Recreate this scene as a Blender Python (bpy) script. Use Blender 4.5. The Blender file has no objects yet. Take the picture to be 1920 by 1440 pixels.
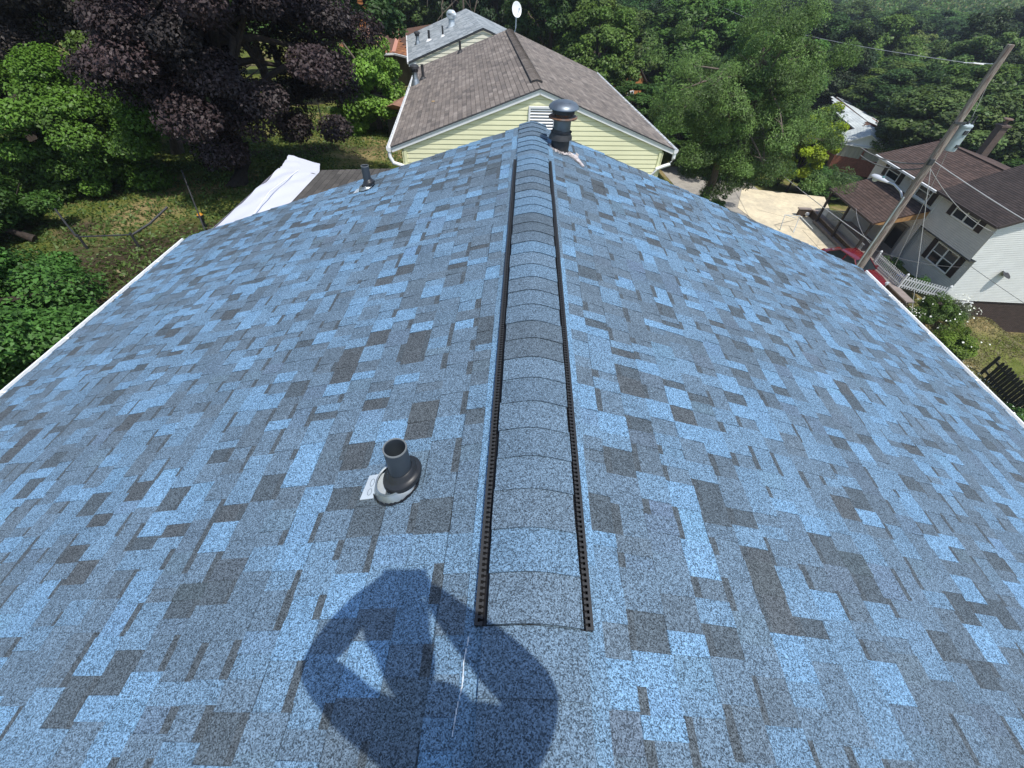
import bpy, math, random
import numpy as np
from mathutils import Matrix, Vector, noise as mnoise
R_=math.radians
# ---------------------------------------------------------------- camera, sky, sun, exposure
S=bpy.context.scene
COL=S.collection
cam_d=bpy.data.cameras.new('camera'); cam=bpy.data.objects.new('camera',cam_d); COL.objects.link(cam); S.camera=cam
yaw,pitch,roll=R_(.08121),R_(45.92473),R_(-2.71635)
fw=np.array([math.sin(yaw)*math.cos(pitch),math.cos(yaw)*math.cos(pitch),-math.sin(pitch)])
rt=np.array([math.cos(yaw),-math.sin(yaw),0.]); dn=np.cross(fw,rt)
r2=math.cos(roll)*rt+math.sin(roll)*dn; d2=-math.sin(roll)*rt+math.cos(roll)*dn
CAM=np.array([-.0978,0.,1.36])
m=Matrix.Identity(4)
for i in range(3):
    m[i][0]=r2[i]; m[i][1]=-d2[i]; m[i][2]=-fw[i]; m[i][3]=CAM[i]
cam.matrix_world=m
cam_d.sensor_width=36; cam_d.lens=799.59/1920*36; cam_d.clip_start=.03; cam_d.clip_end=3000
SUN=Vector((.22,-.36,1.0)).normalized()
W=bpy.data.worlds.new('World'); S.world=W; W.use_nodes=True
nt=W.node_tree; bg=nt.nodes['Background']; sky=nt.nodes.new('ShaderNodeTexSky')
sky.sky_type='NISHITA'; sky.sun_disc=False; sky.sun_elevation=math.asin(SUN.z); sky.sun_rotation=math.atan2(SUN.x,SUN.y)
nt.links.new(sky.outputs[0],bg.inputs[0]); bg.inputs[1].default_value=.15
sl=bpy.data.lights.new('sun','SUN'); sun=bpy.data.objects.new('sun',sl); COL.objects.link(sun)
sl.energy=3.35; sl.angle=R_(.55); sl.color=(1,.965,.91)
sun.rotation_euler=SUN.to_track_quat('Z','Y').to_euler()
S.view_settings.view_transform='Standard'; S.view_settings.look='None'; S.view_settings.exposure=.24; S.view_settings.gamma=1

rng=random.Random(7); NR=np.random.default_rng(7)
# ---------------------------------------------------------------- materials
def srgb(r,g,b):
    f=lambda c:(c/255/12.92) if c/255<=.04045 else ((c/255+.055)/1.055)**2.4
    return (f(r),f(g),f(b),1)
def mat(name,col=(.5,.5,.5),rough=.7,metal=0,attr=False,noise=0,nscale=8,spec=.5,grain=None,transl=0,bump=0,bscale=40,stretch=None,col2=None,coat=0):
    M=bpy.data.materials.new(name); M.use_nodes=True; t=M.node_tree; N=t.nodes; L=t.links
    b=N['Principled BSDF']; b.inputs['Roughness'].default_value=rough; b.inputs['Metallic'].default_value=metal
    b.inputs['Specular IOR Level'].default_value=spec; b.inputs['Coat Weight'].default_value=coat
    c4=tuple(col)[:3]+(1,)
    if attr:
        a=N.new('ShaderNodeAttribute'); a.attribute_name='Col'; out=a.outputs['Color']
        if transl:
            oi=N.new('ShaderNodeObjectInfo'); hs=N.new('ShaderNodeHueSaturation'); m1=N.new('ShaderNodeMapRange'); m1.inputs['To Min'].default_value=.72; m1.inputs['To Max'].default_value=1.32
            m2=N.new('ShaderNodeMath'); m2.operation='MULTIPLY'; m2.inputs[1].default_value=7.31; m3=N.new('ShaderNodeMath'); m3.operation='FRACT'; m4=N.new('ShaderNodeMapRange'); m4.inputs['To Min'].default_value=.49; m4.inputs['To Max'].default_value=.525
            L.new(oi.outputs['Random'],m1.inputs[0]); L.new(oi.outputs['Random'],m2.inputs[0]); L.new(m2.outputs[0],m3.inputs[0]); L.new(m3.outputs[0],m4.inputs[0])
            L.new(m1.outputs[0],hs.inputs['Value']); L.new(m4.outputs[0],hs.inputs['Hue']); L.new(out,hs.inputs['Color'])
            if name=='foliage': out=hs.outputs[0]
    else:
        a=N.new('ShaderNodeRGB'); a.outputs[0].default_value=c4; out=a.outputs[0]
    def mul(out,fac_out,kind='MULTIPLY',f=1):
        x=N.new('ShaderNodeMix'); x.data_type='RGBA'; x.blend_type=kind; x.inputs[0].default_value=f
        L.new(out,x.inputs[6]); L.new(fac_out,x.inputs[7]); return x.outputs[2]
    tc=N.new('ShaderNodeTexCoord'); co=tc.outputs['Object']
    if stretch:
        mp=N.new('ShaderNodeMapping'); mp.inputs['Scale'].default_value=stretch; L.new(co,mp.inputs[0]); co=mp.outputs[0]
    def ramp(src,lo,hi,p0=.3,p1=.7,c0=None,c1=None):
        r=N.new('ShaderNodeValToRGB'); e=r.color_ramp.elements
        e[0].position=p0; e[0].color=c0 or (lo,lo,lo,1); e[1].position=p1; e[1].color=c1 or (hi,hi,hi,1)
        L.new(src,r.inputs[0]); return r.outputs[0]
    if noise:
        n=N.new('ShaderNodeTexNoise'); n.inputs['Scale'].default_value=nscale; n.inputs['Detail'].default_value=6; L.new(co,n.inputs['Vector'])
        if col2:
            x=N.new('ShaderNodeMix'); x.data_type='RGBA'; L.new(ramp(n.outputs[0],0,1,.42,.6),x.inputs[0]); L.new(out,x.inputs[6]); x.inputs[7].default_value=tuple(col2)[:3]+(1,); out=x.outputs[2]
            n=N.new('ShaderNodeTexNoise'); n.inputs['Scale'].default_value=nscale*6; n.inputs['Detail'].default_value=8; L.new(co,n.inputs['Vector'])
        out=mul(out,ramp(n.outputs[0],1-noise,1+noise,.3,.7))
    if grain:
        for sc,lo,hi in grain:
            v=N.new('ShaderNodeTexVoronoi'); v.inputs['Scale'].default_value=sc; L.new(tc.outputs['Object'],v.inputs['Vector'])
            sp=N.new('ShaderNodeSeparateColor'); L.new(v.outputs['Color'],sp.inputs[0])
            out=mul(out,ramp(sp.outputs[0],lo,hi,.1,.9))
    if bump:
        n2=N.new('ShaderNodeTexNoise'); n2.inputs['Scale'].default_value=bscale; n2.inputs['Detail'].default_value=4; L.new(co,n2.inputs['Vector'])
        bp=N.new('ShaderNodeBump'); bp.inputs['Strength'].default_value=bump; bp.inputs['Distance'].default_value=.02; L.new(n2.outputs[0],bp.inputs['Height']); L.new(bp.outputs[0],b.inputs['Normal'])
    L.new(out,b.inputs['Base Color'])
    if transl:
        tr=N.new('ShaderNodeBsdfTranslucent'); L.new(out,tr.inputs[0]); mx=N.new('ShaderNodeMixShader'); mx.inputs[0].default_value=transl
        L.new(b.outputs[0],mx.inputs[1]); L.new(tr.outputs[0],mx.inputs[2]); L.new(mx.outputs[0],N['Material Output'].inputs[0])
    return M
GR=[(330,.34,1.85),(140,.87,1.14)]
M_blue=mat('blue_shingle',attr=True,rough=.85,grain=GR,noise=.07,nscale=2.2,spec=.3)
M_shg=mat('neighbor_shingle',attr=True,rough=.9,grain=[(45,.85,1.15)],noise=.12,nscale=1.2,spec=.2)
M_black=mat('black_plastic',(.012,.012,.013),.35)
M_dgrey=mat('dark_grey_plastic',(.026,.027,.028),.55)
M_pvc=mat('painted_pipe',(.045,.058,.072),.5,noise=.15,nscale=14)
M_rim=mat('pipe_rim',(.16,.175,.18),.6)
M_rubber=mat('boot_rubber',(.02,.022,.025),.42,noise=.15,nscale=10)
M_galv=mat('galvanised_metal',(.36,.40,.41),.38,metal=.75,noise=.16,nscale=14)
M_galvflat=mat('galvanised_flap',(.62,.68,.71),.5,metal=.3,noise=.1,nscale=20)
M_tar=mat('sealant',(.008,.009,.011),.12)
M_white=mat('white_aluminium',(.84,.85,.84),.45,noise=.04,nscale=3)
M_trimgrey=mat('dark_trim',(.05,.055,.06),.6)
M_flueg=mat('flue_metal',(.17,.20,.23),.42,metal=.6,noise=.3,nscale=9)
M_flueb=mat('flue_black',(.035,.036,.038),.6,noise=.3,nscale=12)
M_rust=mat('rusty_collar',(.16,.13,.115),.75,noise=.3,nscale=20,col2=(.19,.09,.045))
M_flash2=mat('weathered_flashing',(.62,.56,.54),.7,noise=.25,nscale=16,col2=(.33,.29,.27))
M_yel=mat('yellow_siding',(.87,.85,.55),.6,noise=.06,nscale=1.5)
M_yeltrim=mat('yellow_corner_trim',(.82,.82,.50),.6)
M_cream=mat('cream_siding',(.82,.79,.64),.6,noise=.05,nscale=2)
M_grey=mat('grey_siding',(.64,.63,.60),.65,noise=.06,nscale=2)
M_wsid=mat('white_siding',(.84,.85,.80),.6,noise=.06,nscale=1.3)
M_brick=mat('red_brick',(.23,.085,.05),.9,noise=.3,nscale=7)
M_brownw=mat('brown_basement',(.075,.052,.042),.9,noise=.3,nscale=3,stretch=(1,1,5))
M_shut=mat('dark_shutter',(.035,.024,.022),.6)
M_glass=mat('window_glass',(.02,.023,.026),.08)
M_curt=mat('curtain',(.11,.105,.10),.9)
M_fascia=mat('brown_fascia',(.06,.045,.04),.7)
M_wood=mat('soffit_wood',(.42,.23,.09),.7,noise=.25,nscale=6,stretch=(1,12,1))
M_post=mat('porch_post',(.035,.028,.025),.7)
M_pole=mat('weathered_pole',(.36,.32,.27),.9,noise=.3,nscale=4,stretch=(9,9,.7),col2=(.19,.13,.11),bump=.4,bscale=30)
M_lamp=mat('lamp_housing',(.60,.62,.66),.35)
M_trans=mat('transformer_paint',(.42,.50,.52),.4,noise=.12,nscale=5)
M_wire=mat('cable',(.12,.12,.12),.6)
M_wireL=mat('bright_cable',(.5,.5,.5),.4)
M_porc=mat('porcelain',(.8,.8,.78),.3)
M_red=mat('red_car_paint',(.15,.006,.013),.25,coat=1)
M_cglass=mat('car_glass',(.02,.026,.03),.05)
M_tyre=mat('tyre',(.015,.015,.015),.8)
M_rimc=mat('wheel_rim',(.35,.35,.36),.35,metal=.8)
M_conc=mat('driveway_concrete',(.74,.64,.45),.9,noise=.12,nscale=.55,col2=(.62,.54,.39),bump=.2,bscale=20)
M_road=mat('old_asphalt',(.38,.35,.30),.95,noise=.12,nscale=1.2,col2=(.30,.28,.245),bump=.3,bscale=30)
M_capst=mat('wall_cap',(.27,.225,.20),.9,noise=.12,nscale=3)
M_wallst=mat('retaining_wall_block',(.085,.06,.042),.95,noise=.35,nscale=5)
M_picket=mat('picket_paint',(.72,.73,.72),.55)
M_oldwood=mat('weathered_fence_board',(.035,.035,.03),.95,noise=.35,nscale=9,stretch=(3,3,.5))
M_tarp=mat('white_fabric',(.60,.61,.67),.7,bump=.25,bscale=5)
M_tarpg=mat('grey_fabric_edge',(.38,.34,.37),.8)
M_bark=mat('tree_bark',(.045,.034,.027),.95,noise=.35,nscale=5,stretch=(4,4,1),bump=.6,bscale=12)
M_barkl=mat('pale_bark',(.15,.12,.095),.95,noise=.35,nscale=5,stretch=(4,4,1),bump=.5,bscale=12)
M_leaf=mat('foliage',attr=True,rough=.5,transl=.30,spec=.35)
M_leafp=mat('purple_foliage',attr=True,rough=.55,transl=.15,spec=.35)
M_flower=mat('white_petal',(.75,.77,.66),.7)
M_orange=mat('orange_brick',(.50,.20,.06),.9,noise=.2,nscale=5)
M_stone=mat('olive_stone',(.13,.125,.08),.9,noise=.3,nscale=2)
M_blueplastic=mat('blue_plastic',(.03,.10,.34),.4)
M_lantern=mat('orange_lantern_top',(.62,.28,.03),.4)
M_skin=mat('skin',(.45,.26,.19),.55)
M_cloth=mat('grey_work_shirt',(.10,.11,.13),.9)
M_denim=mat('denim',(.04,.06,.11),.9)
# ---------------------------------------------------------------- builders
def lerp(a,b,t): return a+(b-a)*t
WM={}
def wmat(o):
    return WM.get(o.name, Matrix.Identity(4)) if o else Matrix.Identity(4)
def tag(o,label=None,cat=None,group=None,kind=None):
    if label: o['label']=label
    if cat: o['category']=cat
    if group: o['group']=group
    if kind: o['kind']=kind
    return o
def empty(name,loc,rz,label,cat,group=None):
    o=bpy.data.objects.new(name,None); COL.objects.link(o); o.location=loc; o.rotation_euler=(0,0,rz); o.empty_display_size=.3
    WM[o.name]=Matrix.Translation(loc)@Matrix.Rotation(rz,4,'Z'); return tag(o,label,cat,group)
class MB:
    def __init__(s,M=None): s.v=[]; s.f=[]; s.c=[]; s.M=M; s.sm=[]
    def add(s,vs,fs,col=None,sm=False):
        n=len(s.v)
        if s.M is not None: vs=[tuple(s.M@Vector(p)) for p in vs]
        s.v+= [tuple(p) for p in vs]; s.f+=[tuple(i+n for i in f) for f in fs]; s.c+=[col]*len(fs); s.sm+=[sm]*len(fs)
    def quad(s,a,b,c,d,col=None): s.add([a,b,c,d],[(0,1,2,3)],col)
    def box(s,c,d,rz=0,col=None,M=None):
        x,y,z=d[0]/2,d[1]/2,d[2]/2
        vs=[Vector((i*x,j*y,k*z)) for i in(-1,1) for j in(-1,1) for k in(-1,1)]
        Q=(M.to_4x4() if M else Matrix.Rotation(rz,4,'Z'))
        vs=[(Q@v)+Vector(c) for v in vs]
        s.add(vs,[(0,1,3,2),(4,6,7,5),(0,4,5,1),(2,3,7,6),(0,2,6,4),(1,5,7,3)],col)
    def bar(s,a,b,w,h,col=None,up=(0,0,1)):
        a=Vector(a);b=Vector(b); d=b-a; L=d.length; d/=L; u=Vector(up)
        x=d.cross(u)
        if x.length<1e-4: x=d.cross(Vector((1,0,0)))
        x.normalize(); z=x.cross(d)
        s.box((a+b)/2,(w,L,h),col=col,M=Matrix((x,d,z)).transposed())
    def tube(s,pts,r,n=10,col=None,caps=True):
        pts=[Vector(p) for p in pts]; 
        if not hasattr(r,'__len__'): r=[r]*len(pts)
        vs=[];fs=[]; ref=Vector((.31,.17,.93))
        for i,p in enumerate(pts):
            d=(pts[min(i+1,len(pts)-1)]-pts[max(i-1,0)]).normalized()
            x=d.cross(ref)
            if x.length<.05: x=d.cross(Vector((1,0,0)))
            x.normalize(); y=d.cross(x)
            for k in range(n):
                a=2*math.pi*k/n; vs.append(p+(x*math.cos(a)+y*math.sin(a))*r[i])
        for i in range(len(pts)-1):
            for k in range(n):
                k2=(k+1)%n; fs.append((i*n+k,i*n+k2,(i+1)*n+k2,(i+1)*n+k))
        if caps: fs.append(tuple(range(n))[::-1]); fs.append(tuple(range((len(pts)-1)*n,len(pts)*n)))
        s.add(vs,fs,col,True)
    def lathe(s,prof,M=Matrix.Identity(4),n=32,col=None,jit=0):
        vs=[];fs=[]
        for r,z in prof:
            for k in range(n):
                a=2*math.pi*k/n; rr=r*(1+jit*rng.uniform(-1,1)); vs.append(M@Vector((rr*math.cos(a),rr*math.sin(a),z)))
        for i in range(len(prof)-1):
            for k in range(n):
                k2=(k+1)%n; fs.append((i*n+k,i*n+k2,(i+1)*n+k2,(i+1)*n+k))
        s.add(vs,fs,col,True)
    def prism(s,poly,dirv,col=None):
        n=len(poly); a=[Vector(p) for p in poly]; b=[p+Vector(dirv) for p in a]
        s.add(a+b,[tuple(range(n))[::-1],tuple(range(n,2*n))]+[(i,(i+1)%n,n+(i+1)%n,n+i) for i in range(n)],col)
    def build(s,name,mat_,parent=None,label=None,cat=None,group=None,kind=None,auto=True):
        me=bpy.data.meshes.new(name); P=wmat(parent).inverted() if parent else None
        vs=[tuple(P@Vector(p)) for p in s.v] if parent else s.v
        me.from_pydata(vs,[],s.f); me.materials.append(mat_)
        if any(c is not None for c in s.c):
            at=me.color_attributes.new('Col','FLOAT_COLOR','CORNER'); arr=[]
            for f,c in zip(s.f,s.c): arr+= list((c or (.5,.5,.5))[:3])+[1.]  if False else (list((c or (.5,.5,.5))[:3])+[1.])*len(f)
            at.data.foreach_set('color',arr)
        me.polygons.foreach_set('use_smooth',s.sm)
        me.update()
        if any(s.sm):
            try: me.set_sharp_from_angle(angle=R_(38))
            except Exception: pass
        o=bpy.data.objects.new(name,me); COL.objects.link(o)
        if parent: o.parent=parent; WM[o.name]=wmat(parent)
        return tag(o,label,cat,group,kind)
# ---- shingle slopes
def shingles(mb,O,U,V,Lu,Ls,e,tab,pal,t_hi,t_lo,r,band=None,urange=None,u0=0,s_start=0,jag=.012,blend=.0,lift=0,strip=1.0):
    O=Vector(O);U=Vector(U).normalized();V=Vector(V).normalized();N=U.cross(V)
    if N.z<0: N=-N
    k=0;s0=s_start
    P=lambda u,s,h:O+U*u+V*s+N*(h+lift)
    while s0<Ls-1e-4:
        s1=min(s0+e,Ls); a,b=(urange(s0,s1) if urange else (u0,Lu))
        u=a+r.uniform(-jag,0); end=b+r.uniform(0,jag); tooth=r.random()<.5; prev=None; nxt=u+r.uniform(.2,1)*strip; off=r.uniform(-.0015,.0015)
        while u<end-1e-4:
            l=r.uniform(*tab); u2=min(u+l,end)
            if end-u2<tab[0]*.4: u2=end
            if u2>nxt: off=r.uniform(-.002,.002); nxt+=strip
            c=pal(r,tooth,prev); prev=c; h=t_hi if tooth else t_lo
            sb=s1+off
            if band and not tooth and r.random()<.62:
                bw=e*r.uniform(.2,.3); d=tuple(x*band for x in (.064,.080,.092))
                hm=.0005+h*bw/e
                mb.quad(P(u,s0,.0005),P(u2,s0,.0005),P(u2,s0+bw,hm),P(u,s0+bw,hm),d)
                mb.quad(P(u,s0+bw,hm),P(u2,s0+bw,hm),P(u2,sb,h),P(u,sb,h),c)
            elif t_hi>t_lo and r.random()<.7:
                bw=.0065; hm=.0003+h*bw/e; mb.quad(P(u,s0-.002,.0003),P(u2,s0-.002,.0003),P(u2,s0+bw,hm),P(u,s0+bw,hm),tuple(x*.42 for x in c)); mb.quad(P(u,s0+bw,hm),P(u2,s0+bw,hm),P(u2,sb,h),P(u,sb,h),c)  # shadow line below the upper course, painted as a thin darkened strip
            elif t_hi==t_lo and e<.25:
                bw=e*.14; hm=.0003+h*bw/e; mb.quad(P(u,s0-.002,.0003),P(u2,s0-.002,.0003),P(u2,s0+bw,hm),P(u,s0+bw,hm),tuple(x*.5 for x in c)); mb.quad(P(u,s0+bw,hm),P(u2,s0+bw,hm),P(u2,sb,h),P(u,sb,h),c)  # shadow gap between courses put into the colour as a darker upslope strip
            else: mb.quad(P(u,s0-.002,.0003),P(u2,s0-.002,.0003),P(u2,sb,h),P(u,sb,h),c)
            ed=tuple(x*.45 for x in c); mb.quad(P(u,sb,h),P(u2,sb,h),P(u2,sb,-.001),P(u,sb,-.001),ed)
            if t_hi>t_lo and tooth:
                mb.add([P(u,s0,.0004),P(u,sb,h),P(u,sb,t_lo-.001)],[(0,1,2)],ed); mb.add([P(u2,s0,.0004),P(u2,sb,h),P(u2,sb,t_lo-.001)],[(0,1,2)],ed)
            if t_hi==t_lo:   # cutout line between three-tab shingles
                g=.006; mb.quad(P(u2-g,s0,.001+h*0),P(u2,s0,.001),P(u2,sb,h+.001),P(u2-g,sb,h+.001),tuple(x*.5 for x in c))
            u=u2; tooth=(not tooth) if r.random()<.86 else tooth
        s0=s1
def pal_from(cols,var=.08):
    def f(r,tooth,prev):
        lst=cols[0] if tooth else cols[1]
        x=r.random(); acc=0
        for w,c in lst:
            acc+=w
            if x<=acc: break
        k=1+r.uniform(-var,var); return tuple(v*k for v in c[:3])
    return f
# ---- lap siding on a vertical wall: O base point, U along, wall-outward N; extents by height
def siding(mb,O,U,N,z0,z1,ext,e=.126,d=.013,seam=None):
    O=Vector(O);U=Vector(U).normalized();N=Vector(N).normalized();Z=Vector((0,0,1)); z=z0
    while z<z1-1e-4:
        zt=min(z+e,z1); a0,b0=ext(z); a1,b1=ext(zt)
        if b0-a0>.01:
            if b1<a1: a1=b1=(a0+b0)/2
            gv_=e*.13; tg=(e-gv_)/e; am,bm=a0+(a1-a0)*tg,b0+(b1-b0)*tg; zm=min(z+e-gv_,zt)
            p=[O+U*a0+Z*z+N*d,O+U*b0+Z*z+N*d,O+U*bm+Z*zm+N*.004,O+U*am+Z*zm+N*.004]
            mb.quad(*p); mb.quad(p[0],p[1],p[1]-N*(d+.03),p[0]-N*(d+.03))
            mb.quad(p[3],p[2],p[2]-N*.03,p[3]-N*.03); mb.quad(p[3]-N*.024,p[2]-N*.024,O+U*b1+Z*zt-N*.02,O+U*a1+Z*zt-N*.02)
        z=zt
def gableext(W_,zb,ze,zt,a=0):   # full width below eave height ze, triangle to zt
    def f(z):
        if z<=ze: return (a,a+W_)
        t=(z-ze)/(zt-ze); return (a+W_/2*t,a+W_-W_/2*t)
    return f
# ================================================================= GROUND
ctrl=[(-4,0,-4.4),(-12,8,-5.2),(-12,16,-5.4),(-20,20,-5.6),(-26,10,-5),(-10,26,-5.8),(-5,12,-5.2),(0,20,-5.6),(-8,36,-6.6),(-20,40,-7),(-14,50,-8),(-30,60,-8.5),(-4,50,-8.5),
(5,5,-6.2),(6,14,-7.2),(7,24,-8.6),(10,30,-9.9),(12.7,31,-10.6),(8,40,-10),(10,50,-12),(10,10,-9.5),(13,14,-11.2),(14.5,33,-13.2),(16,24,-13.8),(16,38,-13.95),(18,20,-13.85),(18,28,-13.9),(20,34,-13.9),(22,28,-13.9),(22,40,-13.9),(20,46,-14.1),(14,44,-13.6),
(22,18,-13.7),(24,14,-13.8),(25,22,-13.85),(28,28,-13.7),(27,35,-13.8),(30,23.5,-14.9),(34.4,23.5,-16.1),(30,18,-15.2),(36,14,-17),(30,40,-14.6),(34,50,-17.2),(40,52,-17.6),(40,36,-16.5),(46,60,-18.5),(50,30,-19),(26,60,-17),(10,80,-20),(40,90,-22),(70,60,-22),(80,90,-24),(-20,90,-12),(-50,60,-8),(-40,100,-12),(20,120,-23),(70,130,-25),(-10,130,-17),(-30,160,-18),(-60,0,-4),(-30,-20,-3),(0,-20,-3.2),(20,-20,-9),(40,0,-16),(80,20,-22)]
C=np.array(ctrl)
def ground(x,y):
    x=np.atleast_1d(np.asarray(x,float)); y=np.atleast_1d(np.asarray(y,float))
    d2=(x[:,None]-C[:,0])**2+(y[:,None]-C[:,1])**2
    w=1/(d2+1.2)**2.0
    z=(w*C[:,2]).sum(1)/w.sum(1)
    r=np.hypot(x,y); far=np.clip((r-150)/250,0,1); z=z*(1-far)+far*(-24+ 34*np.clip((r-230)/330,0,1.3))
    return z
def gz(x,y): return float(ground(x,y)[0])
def grid(xs,ys):
    X,Y=np.meshgrid(xs,ys); Z=ground(X.ravel(),Y.ravel())
    return X,Y,Z.reshape(X.shape)
xs=np.concatenate([np.linspace(-900,-80,14),np.linspace(-70,-32,8),np.arange(-30,60,1.2),np.linspace(62,110,14),np.linspace(130,900,16)])
ys=np.concatenate([np.linspace(-400,-30,8),np.arange(-25,70,1.2),np.linspace(72,150,18),np.linspace(165,1200,22)])
X,Y,Z=grid(xs,ys); nx,nyy=len(xs),len(ys)
X_,Y_=X.ravel(),Y.ravel(); Zf=Z.ravel()+NR.normal(0,.03,Z.size)
flat=((X_>14.2)&(X_<26.0)&(Y_>19)&(Y_<46)); Zf[flat]=np.minimum(Zf[flat]-.12,-13.98)
me=bpy.data.meshes.new('ground')
me.from_pydata(np.stack([X_,Y_,Zf],1).tolist(),[],[(j*nx+i,j*nx+i+1,(j+1)*nx+i+1,(j+1)*nx+i) for j in range(nyy-1) for i in range(nx-1)])
me.polygons.foreach_set('use_smooth',[True]*len(me.polygons))
# lawn material: green / yellowed / bare earth patches
G=bpy.data.materials.new('lawn'); G.use_nodes=True; t=G.node_tree; N=t.nodes; L=t.links; b=N['Principled BSDF']; b.inputs['Roughness'].default_value=.95; b.inputs['Specular IOR Level'].default_value=.1
tc=N.new('ShaderNodeTexCoord')
def nz(sc,det=5):
    n=N.new('ShaderNodeTexNoise'); n.inputs['Scale'].default_value=sc; n.inputs['Detail'].default_value=det; L.new(tc.outputs['Object'],n.inputs[0]); return n.outputs[0]
def rp(src,p0,p1,c0,c1):
    r=N.new('ShaderNodeValToRGB'); e=r.color_ramp.elements; e[0].position=p0;e[1].position=p1;e[0].color=c0+(1,);e[1].color=c1+(1,); L.new(src,r.inputs[0]); return r.outputs[0]
def mx(f,a,b2,kind='MIX'):
    x=N.new('ShaderNodeMix'); x.data_type='RGBA'; x.blend_type=kind
    if isinstance(f,float): x.inputs[0].default_value=f
    else: L.new(f,x.inputs[0])
    L.new(a,x.inputs[6]); L.new(b2,x.inputs[7]); return x.outputs[2]
g1=rp(nz(1.1),.35,.65,(.08,.105,.017),(.17,.185,.05)); dry=rp(nz(9),.3,.7,(.20,.17,.075),(.34,.26,.13)); soil=rp(nz(12),.3,.7,(.05,.038,.025),(.10,.078,.052))
o1=mx(rp(nz(.35,3),.50,.62,(0,0,0),(1,1,1)),g1,dry); o1=mx(rp(nz(.21,4),.57,.66,(0,0,0),(1,1,1)),o1,soil)
def patch(cx,cy,r0,r1):
    v=N.new('ShaderNodeVectorMath'); v.operation='SUBTRACT'; L.new(tc.outputs['Object'],v.inputs[0]); v.inputs[1].default_value=(cx,cy,0)
    m_=N.new('ShaderNodeVectorMath'); m_.operation='MULTIPLY'; m_.inputs[1].default_value=(1,1,0); L.new(v.outputs[0],m_.inputs[0])
    l=N.new('ShaderNodeVectorMath'); l.operation='LENGTH'; L.new(m_.outputs[0],l.inputs[0])
    ad=N.new('ShaderNodeMath'); ad.operation='MULTIPLY_ADD'; L.new(nz(.8,5),ad.inputs[0]); ad.inputs[1].default_value=4.5; L.new(l.outputs['Value'],ad.inputs[2])
    mr=N.new('ShaderNodeMapRange'); mr.inputs['From Min'].default_value=r0+2.2; mr.inputs['From Max'].default_value=r1+2.2; mr.inputs['To Min'].default_value=1; mr.inputs['To Max'].default_value=0; L.new(ad.outputs[0],mr.inputs['Value']); return mr.outputs[0]
litter=rp(nz(16,5),.32,.72,(.028,.022,.013),(.085,.066,.04))
for q in ((-9.5,9.5,3.0,4.4),(-7,12.5,2.2,3.6),(-12.5,6,3,4.2)): o1=mx(patch(*q),o1,litter)
o1=mx(1.0,o1,rp(nz(55,3),.3,.7,(.55,.55,.55),(1.45,1.45,1.4)),'MULTIPLY'); L.new(o1,b.inputs['Base Color'])
bn=N.new('ShaderNodeBump'); bn.inputs['Distance'].default_value=.05; bn.inputs['Strength'].default_value=.7; L.new(nz(30,6),bn.inputs['Height']); L.new(bn.outputs[0],b.inputs['Normal'])
me.materials.append(G); go=bpy.data.objects.new('ground',me); COL.objects.link(go); tag(go,kind='structure')
def sheet(name,poly,z,mat_,thick=.15):
    mb=MB(); p=[(x,y,(z(x,y) if callable(z) else z)) for x,y in poly]; n=len(p)
    lo=[(x,y,c-thick) for x,y,c in p]; mb.add(p+lo,[tuple(range(n))]+[(i,n+i,n+(i+1)%n,(i+1)%n) for i in range(n)])
    o=mb.build(name,mat_); return tag(o,kind='structure')
sheet('road',[(12.6,8),(21.4,8),(21.5,24),(22,30.5),(22,33),(22,36),(22,41.2),(21,47),(13.5,47),(14.6,38),(14.2,30),(13.2,22)],-13.80,M_road)
sheet('driveway',[(19.4,18.5),(24.1,18.6),(24.2,34.4),(26.2,35.6),(27.6,40.2),(20.5,41.4),(18.6,37),(19.5,33),(19.8,30.5)],-13.775,M_conc)
mb=MB()
for a,b_ in [((19.7,30.4),(23.4,30.9)),((19.5,25.6),(23.4,26.2)),((20.2,36.7),(24.2,34.2)),((22.3,20),(22.5,33.2))]: mb.bar(a+(-13.771,),b_+(-13.771,),.025,.004)
tag(mb.build('driveway_joint_line',M_wallst),kind='structure')
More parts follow.
